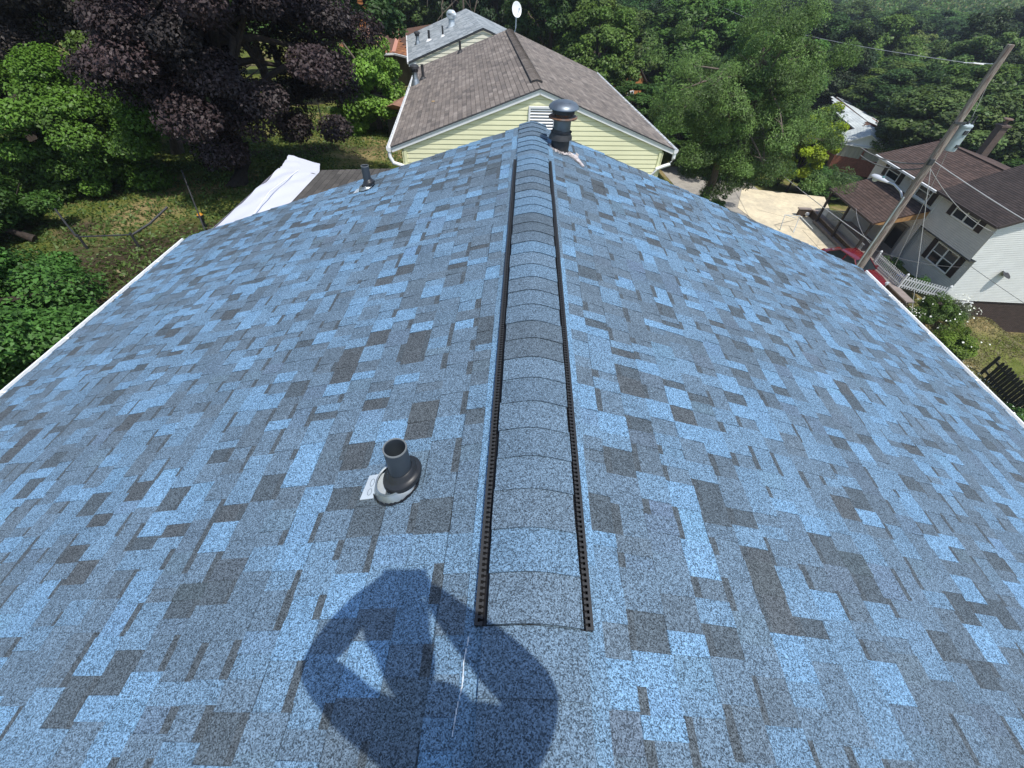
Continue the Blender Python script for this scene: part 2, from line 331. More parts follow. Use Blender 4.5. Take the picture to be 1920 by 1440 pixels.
# ================================================================= OUR HOUSE
TH=R_(18.74); tt=math.tan(TH); WH=4.53; LF=5.28; NB=-3.2
house=empty('blue_roofed_house',(0,1,-4.6),0,'house whose blue and grey shingle roof with a vented ridge fills the foreground','house')
BL=(.131,.236,.350); BL2=(.117,.196,.278); MD=(.103,.155,.207); MD2=(.094,.132,.168); DK=(.070,.092,.110); DK2=(.070,.083,.093)
PB=pal_from(([(.25,BL),(.37,BL2),(.28,MD),(.10,MD2)],[(.03,BL),(.21,BL2),(.33,MD),(.24,MD2),(.11,DK),(.08,DK2)]),.06)
def PBx(r,tooth,prev):
    c=PB(r,tooth,prev)
    if prev and r.random()<.12: return tuple(v*r.uniform(.98,1.02) for v in prev)
    return c
sv={}
for sd in (-1,1):
    mb=MB(); r=random.Random(11+sd)
    U=Vector((0,1,0)); V=Vector((sd*math.cos(TH),0,-math.sin(TH)))
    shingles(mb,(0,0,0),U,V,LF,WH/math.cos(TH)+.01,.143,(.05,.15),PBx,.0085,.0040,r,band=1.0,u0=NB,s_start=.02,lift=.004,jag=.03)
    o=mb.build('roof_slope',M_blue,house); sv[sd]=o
    d=MB(); a=Vector((0,NB,0)); n=Vector((sd*math.sin(TH),0,math.cos(TH)))   # deck under the shingles
    e0=Vector((sd*WH,0,-WH*tt)); 
    d.add([(0,NB,-.004),(0,LF-.02,-.004),(e0.x,LF-.02,e0.z-.004),(e0.x,NB,e0.z-.004),(0,NB,-.03),(0,LF-.02,-.03),(e0.x,LF-.02,e0.z-.03),(e0.x,NB,e0.z-.03)],[(0,1,2,3),(7,6,5,4),(1,5,6,2),(0,3,7,4),(2,6,7,3)])
    d.build('roof_deck',M_trimgrey,house)
    # drip edge, gutter
    g=MB(); x0,z0=sd*(WH+.006),-WH*tt-.004
    pr=[(0,0),(.012,-.005),(.012,-.05),(0,-.05)]
    g.prism([(x0+sd*px,NB,z0+pz) for px,pz in pr],(0,LF-NB+.0,0)); g.build('drip_edge',M_white,house)
    g=MB(); q=[(.015,-.035),(.018,-.125),(.09,-.125),(.125,-.07),(.125,-.03),(.108,-.03),(.108,-.062),(.08,-.11),(.03,-.11),(.027,-.035)]
    g.prism([(x0+sd*px,NB,z0+pz) for px,pz in q],(0,LF-NB+.02,0)); gu=g.build('gutter',M_white,house)
    for yy in np.arange(NB+.4,LF,.75):
        g=MB(); g.box((x0+sd*.07,yy,z0-.034),(.1,.02,.006)); g.build('gutter_hanger',M_white,gu)
# walls below
mb=MB(); ww=WH-.35
for sd in(-1,1):
    siding(mb,(sd*ww,NB+.2,0),(0,1,0),(sd,0,0),-9.5 if sd>0 else -6,-1.5,lambda z:(0,LF-NB-.4),.2,.012)
siding(mb,(-ww,LF-.2,0),(1,0,0),(0,1,0),-9.5,-.1,lambda z:(0,2*ww) if z<-1.45 else ((z+1.45)/1.4*ww,2*ww-(z+1.45)/1.4*ww),.2,.012)
siding(mb,(-ww,NB+.2,0),(1,0,0),(0,-1,0),-9.5,-.1,lambda z:(0,2*ww) if z<-1.45 else ((z+1.45)/1.4*ww,2*ww-(z+1.45)/1.4*ww),.2,.012)
mb.build('wall',M_cream,house)
for yy in (LF-.03,NB):
    mb=MB()
    for sd in(-1,1): mb.bar((0,yy,-.075),(sd*WH,yy,-.075-WH*tt),.025,.12)
    mb.build('rake_board',M_white,house)
# ridge caps
def capz(x,raise_): return raise_-tt*(math.sqrt(x*x+.055**2)-.055)
def caps(name,y0,y1,hw,raise_,e,r,mt,pal,parent,Mx=None,th=.006):
    mb=MB(Mx); y=y0; i=0
    while y<y1-.01:
        L_=min(e*r.uniform(.96,1.04),y1-y); c=pal[r.choices(range(len(pal)),weights=[5,4,4,3,2][:len(pal)])[0]] if not callable(pal) else pal(i,r); k=1+r.uniform(-.08,.08); c=tuple(v*k for v in c)
        n=16; x_=[-hw+2*hw*j/n for j in range(n+1)]; sk=r.uniform(-.003,.003)
        top0=[(x+sk,y,capz(x,raise_)+th+.004) for x in x_]; top1=[(x+sk,y+L_+.01,capz(x,raise_)+.0015) for x in x_]; bot=[(x+sk,y,capz(x,raise_)) for x in x_]
        if i==0 and raise_==.034: top0=[(a_,b_,c_-.014) for a_,b_,c_ in top0]; bot=[(a_,b_,c_-.016) for a_,b_,c_ in bot]
        vs=top0+top1+bot; m_=n+1
        mb.add(vs,[(j,j+1,m_+j+1,m_+j) for j in range(n)],c,True)
        mb.add(vs,[(j+1,j,2*m_+j,2*m_+j+1) for j in range(n)],tuple(v*.5 for v in c))
        y+=L_; i+=1
    return mb.build(name,mt,parent)
rc=random.Random(5)
def lm_(a,b,t): return tuple(lerp(p,q,t) for p,q in zip(a,b))
def capal(i,r): return [MD,lm_(MD,BL2,.5),lm_(MD,MD2,.6),BL2,lm_(MD2,DK,.4)][r.choices(range(5),weights=[6,5,4,3,1.5])[0]]
VY0,VY1=.355,4.20
rv=caps('ridge_cap',VY0,VY1,.140,.034,.138,rc,M_blue,capal,house,None,.0035)
caps('ridge_cap',VY1+.02,LF+.02,.148,.014,.143,rc,M_blue,capal,house)
caps('ridge_cap',NB,VY0-.012,.150,.012,.20,random.Random(9),M_blue,lambda i,r:[MD2,DK,MD,BL2][r.randrange(4)],house)
# cap step closure at far end of vent + vent strips
mb=MB()
for sd in(-1,1):
    y=VY0; ez=capz(.15,0); e2=capz(.139,.034)
    mb.add([(sd*.138,VY0,e2),(sd*.138,VY1,e2),(sd*.141,VY1,ez+.002),(sd*.141,VY0,ez+.002)],[(0,1,2,3)])
    mb.quad((sd*.140,VY0,ez+.006),(sd*.140,VY1,ez+.006),(sd*.172,VY1,ez+.002),(sd*.172,VY0,ez+.002))
    mb.quad((sd*.172,VY0,ez+.016),(sd*.172,VY1,ez+.016),(sd*.174,VY1,ez-.014),(sd*.174,VY0,ez-.014))
yv=VY0+.02; mb.add([(-.136,yv,capz(.139,.018)),(0,yv,.018),(.136,yv,capz(.139,.018)),(.136,yv,capz(.139,-.004)),(0,yv,-.002),(-.136,yv,capz(.139,-.004))],[(0,1,4,5),(1,2,3,4)])
vent=mb.build('ridge_vent',M_black,house)
for sd in(-1,1):
    mb=MB(); ez=capz(.15,0); y=VY0+.004
    mb.bar((sd*.1695,VY0,ez+.0165),(sd*.1695,VY1,ez+.0165),.009,.008)
    while y<VY1-.01:
        mb.box((sd*.1605,y,ez+.0175),(.011,.0075,.007)); mb.box((sd*.1535,y,ez+.019),(.006,.0115,.007))
        y+=.0178
    mb.build('vent_comb_strip',M_dgrey,vent)
# underlayment/starter strip slivers beside the vent
r=random.Random(3)
for sd in(-1,1):
    mb=MB(); y=NB
    while y<LF-.05:
        l=r.uniform(.2,.5); c=[BL2,BL,MD][r.randrange(3)]; x0,x1=.14,.205+r.uniform(-.004,.004); y2=min(y+l,LF)
        mb.quad((sd*x0,y,-x0*tt+.011),(sd*x0,y2,-x0*tt+.011),(sd*x1,y2,-x1*tt+.0145),(sd*x1,y,-x1*tt+.0145),c)
        mb.quad((sd*x1,y,-x1*tt+.0145),(sd*x1,y2,-x1*tt+.0145),(sd*x1,y2,-x1*tt),(sd*x1,y,-x1*tt),tuple(v*.3 for v in c)); y=y2
    mb.build('top_course_strip',M_blue,house)
# sealant drips and cracks near the bottom
mb=MB(); r=random.Random(2)
for pts in [[(-.188,.33),(-.196,.27),(-.193,.22),(-.203,.16),(-.208,.10)]]:
    for a,b_ in zip(pts,pts[1:]):
        for k in range(4):
            q=lerp(Vector(a),Vector(b_),k/4+r.uniform(0,.1)); mb.box((q.x,q.y,q.x*tt+.0185),(.003*r.uniform(.6,1.3),.014,.001))
mb.build('chalk_scuff',M_galvflat,sv[-1])
NL=lambda sd:Matrix.Rotation(sd*TH,4,'Y')
def vent_pipe(x,y,h,rp_,label,seed):
    sd=-1 if x<0 else 1; z=-abs(x)*tt; r=random.Random(seed)
    mb=MB(); B=Matrix.Translation((x,y,z))
    mb.lathe([(rp_*.86,-.05),(rp_*.86,h-.002),(rp_*.9,h)],B,36); mb.lathe([(rp_,h-.001),(rp_,.0)],B,36)
    p=mb.build('vent_pipe',M_pvc,house,label)
    mb=MB(); mb.lathe([(rp_*.88,h-.001),(rp_*.90,h+.0015),(rp_*.98,h+.0015),(rp_+.0008,h-.003)],B,36); mb.build('pipe_rim',M_rim,p)
    S_=B@NL(sd)
    mb=MB(); mb.lathe([(rp_*2.2,.012),(rp_*2.18,.016),(rp_*1.75,.034),(rp_*1.6,.043),(rp_*1.72,.046),(rp_*1.78,.041)],S_@Matrix.Translation((sd*.022,-.014,0)),48); mb.build('metal_flashing',M_galv,p)
    mb=MB(); mb.lathe([(rp_*1.86,.036),(rp_*1.9,.048),(rp_*1.82,.058),(rp_*1.55,.062),(rp_*1.38,.070),(rp_*1.22,.084),(rp_*1.06,.090)],S_@Matrix(((1,0,-sd*tt,0),(0,1,0,0),(0,0,1,-.004),(0,0,0,1))),48); mb.build('rubber_boot',M_rubber,p)
    mb=MB()
    mb.tube([B@Vector((math.cos(k/40*6.2832)*rp_*1.05,math.sin(k/40*6.2832)*rp_*1.05,.078-math.cos(k/40*6.2832)*sd*.016+r.uniform(-.003,.003))) for k in range(41)],[r.uniform(.004,.0085) for k in range(41)],7,caps=False)
    mb.build('sealant_bead',M_tar,p); mb=MB()
    # bead round the flashing edge
    mb.tube([S_@Vector((sd*.022+math.cos(R_(205)+R_(305)*k/60)*rp_*2.22*r.uniform(.985,1.03),-.014+math.sin(R_(205)+R_(305)*k/60)*rp_*2.22*r.uniform(.985,1.03),.013)) for k in range(61)],[r.uniform(.003,.007) for k in range(61)],6)
    mb.build('sealant_bead',M_tar,p)
    mb=MB(); 
    f=[(-.172,-.07),(-.205,-.075),(-.165,.03),(-.06,.035),(-.06,-.065)] if False else [(sd*.172,-.075),(sd*.160,.035),(sd*.06,.038),(sd*.06,-.075)]
    vs=[S_@Vector((a,b_,.0155)) for a,b_ in f]+[S_@Vector((a,b_,.0115)) for a,b_ in f]
    mb.add(vs,[(0,1,2,3),(0,4,5,1),(1,5,6,2),(2,6,7,3),(3,7,4,0)])
    fl=mb.build('metal_flap',M_galvflat,p)
    mb=MB()
    for (a,b_,w,hh) in [(.135,-.045,.018,.03),(.135,-.002,.018,.035)]:
        for k in range(14):
            t0,t1=2*math.pi*k/14,2*math.pi*(k+1)/14
            mb.bar(S_@Vector((sd*a+w/2*math.cos(t0),b_+hh/2*math.sin(t0),.016)),S_@Vector((sd*a+w/2*math.cos(t1),b_+hh/2*math.sin(t1),.016)),.0022,.0014)
    mb.build('embossed_mark',M_galv,fl)
vent_pipe(-.519,.914,.225,.0445,'short open grey pipe nearest the camera left of the ridge',1)
vent_pipe(-1.809,4.889,.235,.042,'dark vent pipe near the far left roof edge',2)
# flue
B=Matrix.Translation((.279,4.74,-.090)); S_=B@NL(1)
mb=MB(); mb.lathe([(.088,.0),(.09,.03),(.092,.16),(.104,.175)],B,40); p=mb.build('flue',M_flueb,house,'black and grey metal flue with domed cap beside the far ridge end')
mb=MB(); mb.lathe([(.104,.105),(.116,.112),(.112,.135),(.085,.185),(.084,.20)],B@Matrix.Translation((-.004,0,0)),40,jit=.01); mb.build('flue_sleeve',M_flueb,p)
mb=MB(); mb.lathe([(.084,.19),(.084,.275),(.082,.29)],B,40); mb.build('flue_pipe',M_flueg,p)
mb=MB(); mb.lathe([(.084,.285),(.138,.292),(.142,.302),(.130,.307),(.08,.310)],B,44); mb.build('storm_collar',M_rust,p)
mb=MB(); mb.lathe([(.072,.29),(.074,.33)],B,40); 
for k in range(8):
    a=k*math.pi/4; mb.bar(B@Vector((.08*math.cos(a),.08*math.sin(a),.30)),B@Vector((.10*math.cos(a),.10*math.sin(a),.345)),.008,.003)
mb.build('cap_support',M_rust,p)
mb=MB(); mb.lathe([(.108,.333),(.110,.374),(.100,.376),(.100,.333)],B,40); mb.build('cap_band',M_flueb,p)
mb=MB(); mb.lathe([(.142,.372),(.146,.379),(.140,.393),(.115,.415),(.072,.430),(.024,.436),(.0005,.437)],B,44)
for a in (.5,2.2,3.9,5.3): mb.lathe([(.0001,.005),(.006,.002),(.006,-.003)],B@Matrix.Translation((.085*math.cos(a),.085*math.sin(a),.426)),8)
mb.build('dome_cap',M_flueg,p)
mb=MB(); r=random.Random(4)
poly=[(.10,-.075),(.15,-.10),(.235,-.235),(.255,-.215),(.20,-.02),(.215,.06),(.185,.08),(.165,-.01),(.10,.02)]
vs=[S_@Vector((a,b_,.016+r.uniform(0,.008))) for a,b_ in poly]; n=len(vs); vs2=[S_@Vector((a,b_,.006)) for a,b_ in poly]
mb.add(vs+vs2,[tuple(range(n))]+[(i,n+i,n+(i+1)%n,(i+1)%n) for i in range(n)]); mb.build('flashing_tab',M_flash2,p)
mb=MB()
for k in range(46):
    a=R_(170)+R_(190)*k/46; mb.lathe([(.0001,.009),(.008,.004),(.010,-.006)],B@Matrix.Translation((.098*math.cos(a)*r.uniform(.95,1.15),.098*math.sin(a)*r.uniform(.95,1.15),.016-math.cos(a)*.098*tt+r.uniform(-.004,.006))),6,jit=.35)
mb.build('cracked_sealant',M_flash2,p)
# ================================================================= shared house pieces
BR=[(.30,(.225,.192,.165)),(.35,(.195,.168,.146)),(.2,(.26,.225,.195)),(.15,(.155,.135,.12))]
PBR=pal_from((BR,BR),.10)
GY=[(.4,(.30,.33,.34)),(.35,(.36,.39,.40)),(.25,(.24,.27,.285))]; PGY=pal_from((GY,GY),.1)
DB=[(.5,(.090,.062,.052)),(.3,(.108,.075,.063)),(.2,(.074,.053,.045))]; PDB=pal_from((DB,DB),.08)
DD=[(.5,(.060,.048,.044)),(.5,(.050,.041,.038))]; PDD=pal_from((DD,DD),.08)
OR=[(.35,(.34,.155,.075)),(.35,(.27,.12,.06)),(.3,(.21,.10,.06))]; POR=pal_from((OR,OR),.12)
WT=[(.5,(.58,.62,.60)),(.5,(.52,.56,.55))]; PWT=pal_from((WT,WT),.05)
def slab(mb,pts,th):
    n=len(pts); a=[Vector(p) for p in pts]; b_=[p-Vector((0,0,th)) for p in a]
    mb.add(a+b_,[tuple(range(n)),tuple(range(n,2*n))[::-1]]+[(i,n+i,n+(i+1)%n,(i+1)%n) for i in range(n)])
def pathtube(mb,pts,w,h):
    for a,b_ in zip(pts,pts[1:]): mb.bar(a,b_,w,h)
def small_pipe(root,M,x,y,z,h,r_,m1=None,m2=None,name='vent_pipe'):
    mb=MB(M); mb.lathe([(r_,-.06),(r_,h),(r_*.8,h),(r_*.8,h-.05)],Matrix.Translation((x,y,z)),14); p=mb.build(name,m1 or M_flueb,root)
    mb=MB(M); mb.lathe([(r_*3.2,-.05),(r_*2.4,.03),(r_*1.3,.10)],Matrix.Translation((x,y,z)),16); mb.build('pipe_flashing',m2 or M_flueb,p); return p
def small_flue(root,M,x,y,z,k=1.):
    T=Matrix.Translation((x,y,z))@Matrix.Diagonal((k,k,k,1))
    mb=MB(M); mb.lathe([(.2,-.08),(.17,.05),(.12,.16),(.1,.2),(.1,.42)],T,18); p=mb.build('flue',M_galv,root)
    mb=MB(M); mb.lathe([(.13,.40),(.135,.5),(.18,.51),(.17,.58),(.12,.62),(.0005,.63)],T,18); mb.build('flue_cap',M_flueb,p)
def window(root,M,c,w,h,axis,out,frame=M_white,double=True,shut=None,sill=False,name='window'):
    # axis: unit vec along wall, out: outward; frame proud of the siding
    A=Vector(axis);O_=Vector(out);Z=Vector((0,0,1)); c=Vector(c)
    def bx(mb,u,v,d,su,sv_,sd_): 
        mb.box(c+A*u+Z*v+O_*d,(su,sd_,sv_),M=Matrix((A,O_,Z)).transposed())
    mb=MB(M); f=.07; cells=2 if double else 1
    for v in(-1,1): bx(mb,0,v*(h/2-f/2),.035,w,f,.07)
    for u in(-1,1): bx(mb,u*(w/2-f/2),0,.037,f,h-2*f,.066)
    if double: bx(mb,0,0,.037,.10,h-2*f,.064)
    if sill: bx(mb,0,-h/2-.04,.05,w+.1,.07,.11)
    wf=mb.build(name,frame,root)
    cw=(w-2*f-(.10 if double else 0))/cells
    for i in range(cells):
        u=(i-(cells-1)/2)*(cw+.10)
        mb=MB(M); bx(mb,u,0,.02,cw,h-2*f,.01); mb.build('pane',M_glass,wf)
        mb=MB(M); bx(mb,u,.02,.032,cw,.045,.03); mb.build('sash_rail',frame,wf)
        mb=MB(M); bx(mb,u,h*.16,.0265,cw*.9,h*.40,.002); mb.build('curtain',M_curt,wf)
    if shut:
        for s_ in(-1,1):
            mb=MB(M); bx(mb,s_*(w/2+shut/2+.01),0,.03,shut,h*1.02,.05)
            for k in range(int(h/.07)): bx(mb,s_*(w/2+shut/2+.01),-h/2+.07*(k+.5),.058,shut*.8,.03,.012)
            mb.build('shutter',M_shut,root)
def wire(name,a,b_,sag,r_,mt,label,group=None,n=18,cat='cable',mid=None):
    mb=MB(); a=Vector(a);b_=Vector(b_); pts=[]
    for i in range(n+1):
        t_=i/n; p=a.lerp(b_,t_); p.z-=4*sag*t_*(1-t_); pts.append(p)
    mb.tube(pts,r_,6); o=mb.build(name,mt); return tag(o,label,cat,group)
# ================================================================= YELLOW NEIGHBOUR
AY=R_(6.63); MY=Matrix.Translation((.28,13.94,0))@Matrix.Rotation(AY,4,'Z')
yh=empty('yellow_sided_house',(.28,13.94,-6),AY,'yellow sided ranch house with brown shingle roof and white gutters just beyond the blue roof','house')
zr=-1.33; hw=4.19; rise=1.47; L1=10.8; ze=zr-rise
for sd in(-1,1):
    mb=MB(MY); n_=math.hypot(hw,rise); 
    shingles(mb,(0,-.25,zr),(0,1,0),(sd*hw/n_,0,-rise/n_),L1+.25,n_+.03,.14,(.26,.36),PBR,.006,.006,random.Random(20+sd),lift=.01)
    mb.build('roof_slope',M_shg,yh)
    mb=MB(MY); slab(mb,[(0,-.23,zr),(0,L1,zr),(sd*hw,L1,ze),(sd*hw,-.23,ze)][::sd],.06); mb.build('roof_deck',M_trimgrey,yh)
    mb=MB(MY); nn=Vector((0,-.24,0)); mb.bar((0,-.255,zr-.07),(sd*hw,-.255,ze-.07),.03,.13); 
    mb.bar((0,-.278,zr-.025),(sd*hw,-.278,ze-.025),.018,.03); rb=mb.build('rake_trim',M_white,yh)
    mb=MB(MY); mb.bar((0,-.29,zr-.002),(sd*hw,-.29,ze-.002),.025,.016); mb.build('dark_drip_edge',M_trimgrey,rb)
    # gutter open box
    x0=sd*(hw+.01); g=MB(MY); q=[(0,-.02),(.003,-.125),(.08,-.125),(.125,-.07),(.125,-.01),(.112,-.01),(.112,-.06),(.075,-.11),(.015,-.11),(.012,-.02)]
    g.prism([(x0+sd*px,-.27,ze+pz) for px,pz in q],(0,L1+.3,0)); g.prism([(x0+sd*px,-.272,ze+pz) for px,pz in [(0,-.02),(.003,-.125),(.08,-.125),(.125,-.07),(.125,-.01)]],(0,.004,0)); gu=g.build('gutter',M_white,yh)
    for k,yy in enumerate(np.arange(.0,L1,.42)):
        g=MB(MY); g.bar((x0+sd*.005,yy,ze-.012),(x0+sd*.118,yy+.05*(k%3-1),ze-.008),.022,.012); g.build('gutter_bracket',M_white,gu)
    # downspout with gooseneck
    d=MB(MY); xs_=x0+sd*.06
    P_=[(xs_,-.20,ze-.11),(xs_,-.22,ze-.26),(x0-sd*.02,-.25,ze-.42),(x0-sd*.24,-.27,ze-.48),(x0-sd*.42,-.27,ze-.56),(x0-sd*.50,-.27,ze-.72),(x0-sd*.50,-.27,ze-3.2 if sd<0 else ze-4.6)]
    d.tube([Vector(p_) for p_ in P_],.052,10); d.build('downspout',M_white,yh)
    mb=MB(MY); mb.box((sd*3.83,-.205,-6.1),(.11,.05,6.4)); mb.box((sd*3.875,-.15,-6.1),(.05,.16,6.4)); mb.build('corner_trim',M_yeltrim,yh)
mb=MB(MY); wz0=-9.4
siding(mb,(-3.86,-.19,0),(1,0,0),(0,-1,0),wz0,zr-.12,lambda z:(0,7.72) if z<ze+.08 else (lambda t_:(3.86*t_,7.72-3.86*t_))((z-ze-.08)/(zr-.1-ze-.08)),.126,.014)
for sd in(-1,1): siding(mb,(sd*3.86,-.19,0),(0,1,0),(sd,0,0),wz0,ze+.1,lambda z:(0,L1-.1),.126,.014)
mb.build('wall',M_yel,yh)
mb=MB(MY); mb.box((0,L1-.2,-6.0),(7.6,.2,6.1)); slab(mb,[(-hw,-.22,ze-.05),(hw,-.22,ze-.05),(hw,.25,ze-.05),(-hw,.25,ze-.05)],.02) if False else None; mb.build('rear_wall',M_yel,yh)
for sd in(-1,1):
    mb=MB(MY); mb.add([(sd*3.8,-.24,ze+.02),(sd*hw,-.24,ze-.09),(sd*hw,L1,ze-.09),(sd*3.8,L1,ze+.02)],[(0,1,2,3)])
    mb.build('soffit',M_white,yh)
# gable vent
mb=MB(MY); gc=Vector((.10,-.225,-2.13)); 
for u in(-1,1): mb.box(gc+Vector((u*.36,-.01,0)),(.05,.06,.72))
for v in(-1,1): mb.box(gc+Vector((0,-.01,v*.36)),(.77,.062,.05))
gv=mb.build('gable_vent',M_white,yh)
mb=MB(MY)
for k in range(9): mb.box(gc+Vector((0,0,-.30+k*.075)),(.68,.012,.066),M=Matrix.Rotation(R_(-38),3,'X'))
mb.build('louvre',M_white,gv); mb=MB(MY); mb.box(gc+Vector((0,.008,0)),(.68,.01,.70)); mb.build('vent_back',M_trimgrey,gv)
# ridge vent with caps
def ycap(i,r): return BR[[0,0,1,2][r.randrange(4)]][1]
mb=MB(MY@Matrix.Translation((0,0,zr)))
tt_s=tt; tt=rise/hw
caps('ridge_cap',.55,L1-.3,.16,.05,.14,random.Random(8),M_shg,ycap,yh,MY@Matrix.Translation((0,0,zr)),.012)
tt=tt_s
mb=MB(MY)
for sd in(-1,1): mb.bar((sd*.155,.55,zr-.005),(sd*.155,L1-.3,zr-.005),.02,.05)
mb.bar((-.15,.56,zr-.02),(0,.56,zr+.035),.02,.03); mb.bar((.15,.56,zr-.02),(0,.56,zr+.035),.02,.03)
mb.build('ridge_vent',M_flueb,yh)
zy=lambda x:zr-abs(x)*rise/hw
small_flue(yh,MY,-4.0,7.1,zy(4.0),1.05); small_pipe(yh,MY,-3.72,7.5,zy(3.72),.5,.055); small_pipe(yh,MY,-2.19,9.95,zy(2.19),.42,.05)
mb=MB(MY); mb.box((-3.1,3.0,zy(3.1)+.03),(.10,.05,.012),rz=.4); o=mb.build('fallen_leaf',mat('dry_leaf',(.62,.42,.2),.8)); tag(o,'pale dry leaf lying on the brown roof of the yellow house','leaf')
# porch shed roof between (behind our far gable)
sh=empty('low_shed',(-4,9.5,-5),0,'low shed with a dark weathered shingle roof beside the white canopy','shed')
mb=MB(); shingles(mb,(-3.05,10.78,-2.50),(0,-1,0),(-1,-.08,-.04),2.9,1.85,.14,(.25,.35),pal_from(([(.5,(.080,.074,.066)),(.5,(.095,.087,.077))],)*2,.15),.005,.005,random.Random(31),jag=.01)
mb.build('roof_slope',M_shg,sh)
mb=MB(); slab(mb,[(-3.05,10.78,-2.52),(-4.90,10.63,-2.60),(-4.90,7.8,-2.60),(-3.05,7.8,-2.52)],.1); mb.build('roof_deck',M_trimgrey,sh)
mb=MB(); mb.box((-3.95,9.2,-4.2),(1.6,2.5,3.0)); mb.build('wall',M_stone,sh)
# white canopy
can=empty('white_canopy',(-5.9,11,-5.4),0,'white fabric canopy beside the dark shed, half under the purple tree','canopy')
A=[(-6.35,7.6),(-4.75,8.2),(-5.25,11.6),(-6.55,12.0)]
mb=MB(); r=random.Random(6); nu,nv=26,44; vs=[];
p00,p10,p11,p01=[Vector(q) for q in ((-6.27,7.55,-2.86),(-4.88,7.9,-2.80),(-5.12,10.95,-2.78),(-6.22,11.2,-2.80))]
for j in range(nv+1):
    for i in range(nu+1):
        u,v=i/nu,j/nv; p=p00.lerp(p10,u).lerp(p01.lerp(p11,u),v)
        p=p+Vector((0,0,.08*math.sin(math.pi*u)*math.sin(math.pi*v)**.6+.012*math.sin(v*21+u*5)*math.exp(-8*u)+.018*mnoise.noise(p*3.3)+.03*math.sin((u*1.3-v*2)*9)*abs(v-.1)*.6)); vs.append(p)
mb.add(vs,[(j*(nu+1)+i,j*(nu+1)+i+1,(j+1)*(nu+1)+i+1,(j+1)*(nu+1)+i) for j in range(nv) for i in range(nu)],sm=True); mb.build('canopy_roof',M_tarp,can)
mb=MB(); vs=[]
for j in range(nv+1):
    p=p00.lerp(p01,j/nv); vs+= [p+Vector((-.02,0,.01)),p+Vector((-.05+.012*math.sin(j*1.1),0,-.30+.03*math.sin(j*.6)))]
mb.add(vs,[(2*j,2*j+1,2*j+3,2*j+2) for j in range(nv)],sm=True); mb.build('canopy_valance',M_tarpg,can)
mb=MB(); q0,q1,q2,q3=[Vector(q) for q in ((-6.22,11.22,-2.83),(-5.12,10.97,-2.80),(-5.45,11.9,-2.88),(-6.45,12.35,-2.84))]
vs=[q0.lerp(q1,i/6).lerp(q3.lerp(q2,i/6),j/8)+Vector((0,0,.06*mnoise.noise(Vector((i*.7,j*.6,3))))) for j in range(9) for i in range(7)]
mb.add(vs,[(j*7+i,j*7+i+1,(j+1)*7+i+1,(j+1)*7+i) for j in range(8) for i in range(6)],sm=True); mb.build('canopy_flap',M_tarp,can)
for p_ in (p00,p10,p11,p01,q3):
    mb=MB(); mb.tube([p_-Vector((0,0,.03)),Vector((p_.x,p_.y,-5.6))],.025,8); mb.build('pole',M_white,can)
mb=MB(); mb.tube([p00.lerp(p10,.5)+Vector((0,0,.03)),p00.lerp(p10,.5).lerp(p01.lerp(p11,.5),.5)+Vector((0,0,.185)),p01.lerp(p11,.5)+Vector((0,0,.03))],.012,6); mb.build('seam',M_white,can)
# ================================================================= CREAM NEIGHBOUR (third house)
AC=R_(11.98); MC=Matrix.Translation((-2.587,30.229,0))@Matrix.Rotation(AC,4,'Z')
ch=empty('cream_sided_house',(-2.6,30.2,-7),AC,'cream sided house with pale grey shingle roof behind the yellow house','house')
zr=-1.90; hw=4.2; rise=1.52; L2=9.2; ze=zr-rise
for sd in(-1,1):
    mb=MB(MC); n_=math.hypot(hw,rise); shingles(mb,(0,-.2,zr),(0,1,0),(sd*hw/n_,0,-rise/n_),L2,n_,.28,(.26,.32),PGY,.006,.006,random.Random(40+sd),lift=.01); mb.build('roof_slope',M_shg,ch)
    mb=MB(MC); slab(mb,[(0,-.18,zr),(0,L2,zr),(sd*hw,L2,ze),(sd*hw,-.18,ze)][::sd],.06); mb.build('roof_deck',M_trimgrey,ch)
    mb=MB(MC); mb.bar((0,-.22,zr-.06),(sd*hw,-.22,ze-.06),.03,.07); mb.build('rake_trim',M_trimgrey,ch)
    mb=MB(MC); mb.box((sd*(hw+.03),L2/2,ze-.06),(.10,L2+.3,.09)); mb.build('gutter',M_white,ch)
    mb=MB(MC); mb.prism([(sd*hw,-.2,ze-.02),(sd*hw,-.2,ze-.22),(sd*(hw-.42),-.2,ze-.22),(sd*(hw-.42),-.2,ze+.12)],(0,.35,0)); mb.build('eave_return',M_white,ch)
mb=MB(MC); siding(mb,(-3.8,-.15,0),(1,0,0),(0,-1,0),-10,zr-.1,lambda z:(0,7.6) if z<ze+.1 else (lambda t_:(3.8*t_,7.6-3.8*t_))((z-ze-.1)/(zr-.08-ze-.1)),.17,.02)
for sd in(-1,1): siding(mb,(sd*3.8,.1,0),(0,1,0),(sd,0,0),-10,ze+.1,lambda z:(0,L2-.4),.17,.02)
mb.build('wall',M_cream,ch); mb=MB(MC); mb.box((0,L2-.3,-7),(7.5,.2,7)); mb.build('rear_wall',M_cream,ch)
zc=lambda x:zr-abs(x)*rise/hw
small_flue(ch,MC,-3.55,3.9,zc(3.55),1.0); small_pipe(ch,MC,-2.85,3.3,zc(2.85),.5,.07,None,M_white); small_pipe(ch,MC,-2.05,2.6,zc(2.05),.5,.05,None,M_white)
T=Matrix.Translation((-1.35,4.6,zc(1.35)))
mb=MB(MC); mb.lathe([(.28,-.1),(.19,.08),(.18,.34)],T,20); tv=mb.build('turbine_vent',M_galvflat,ch)
mb=MB(MC)
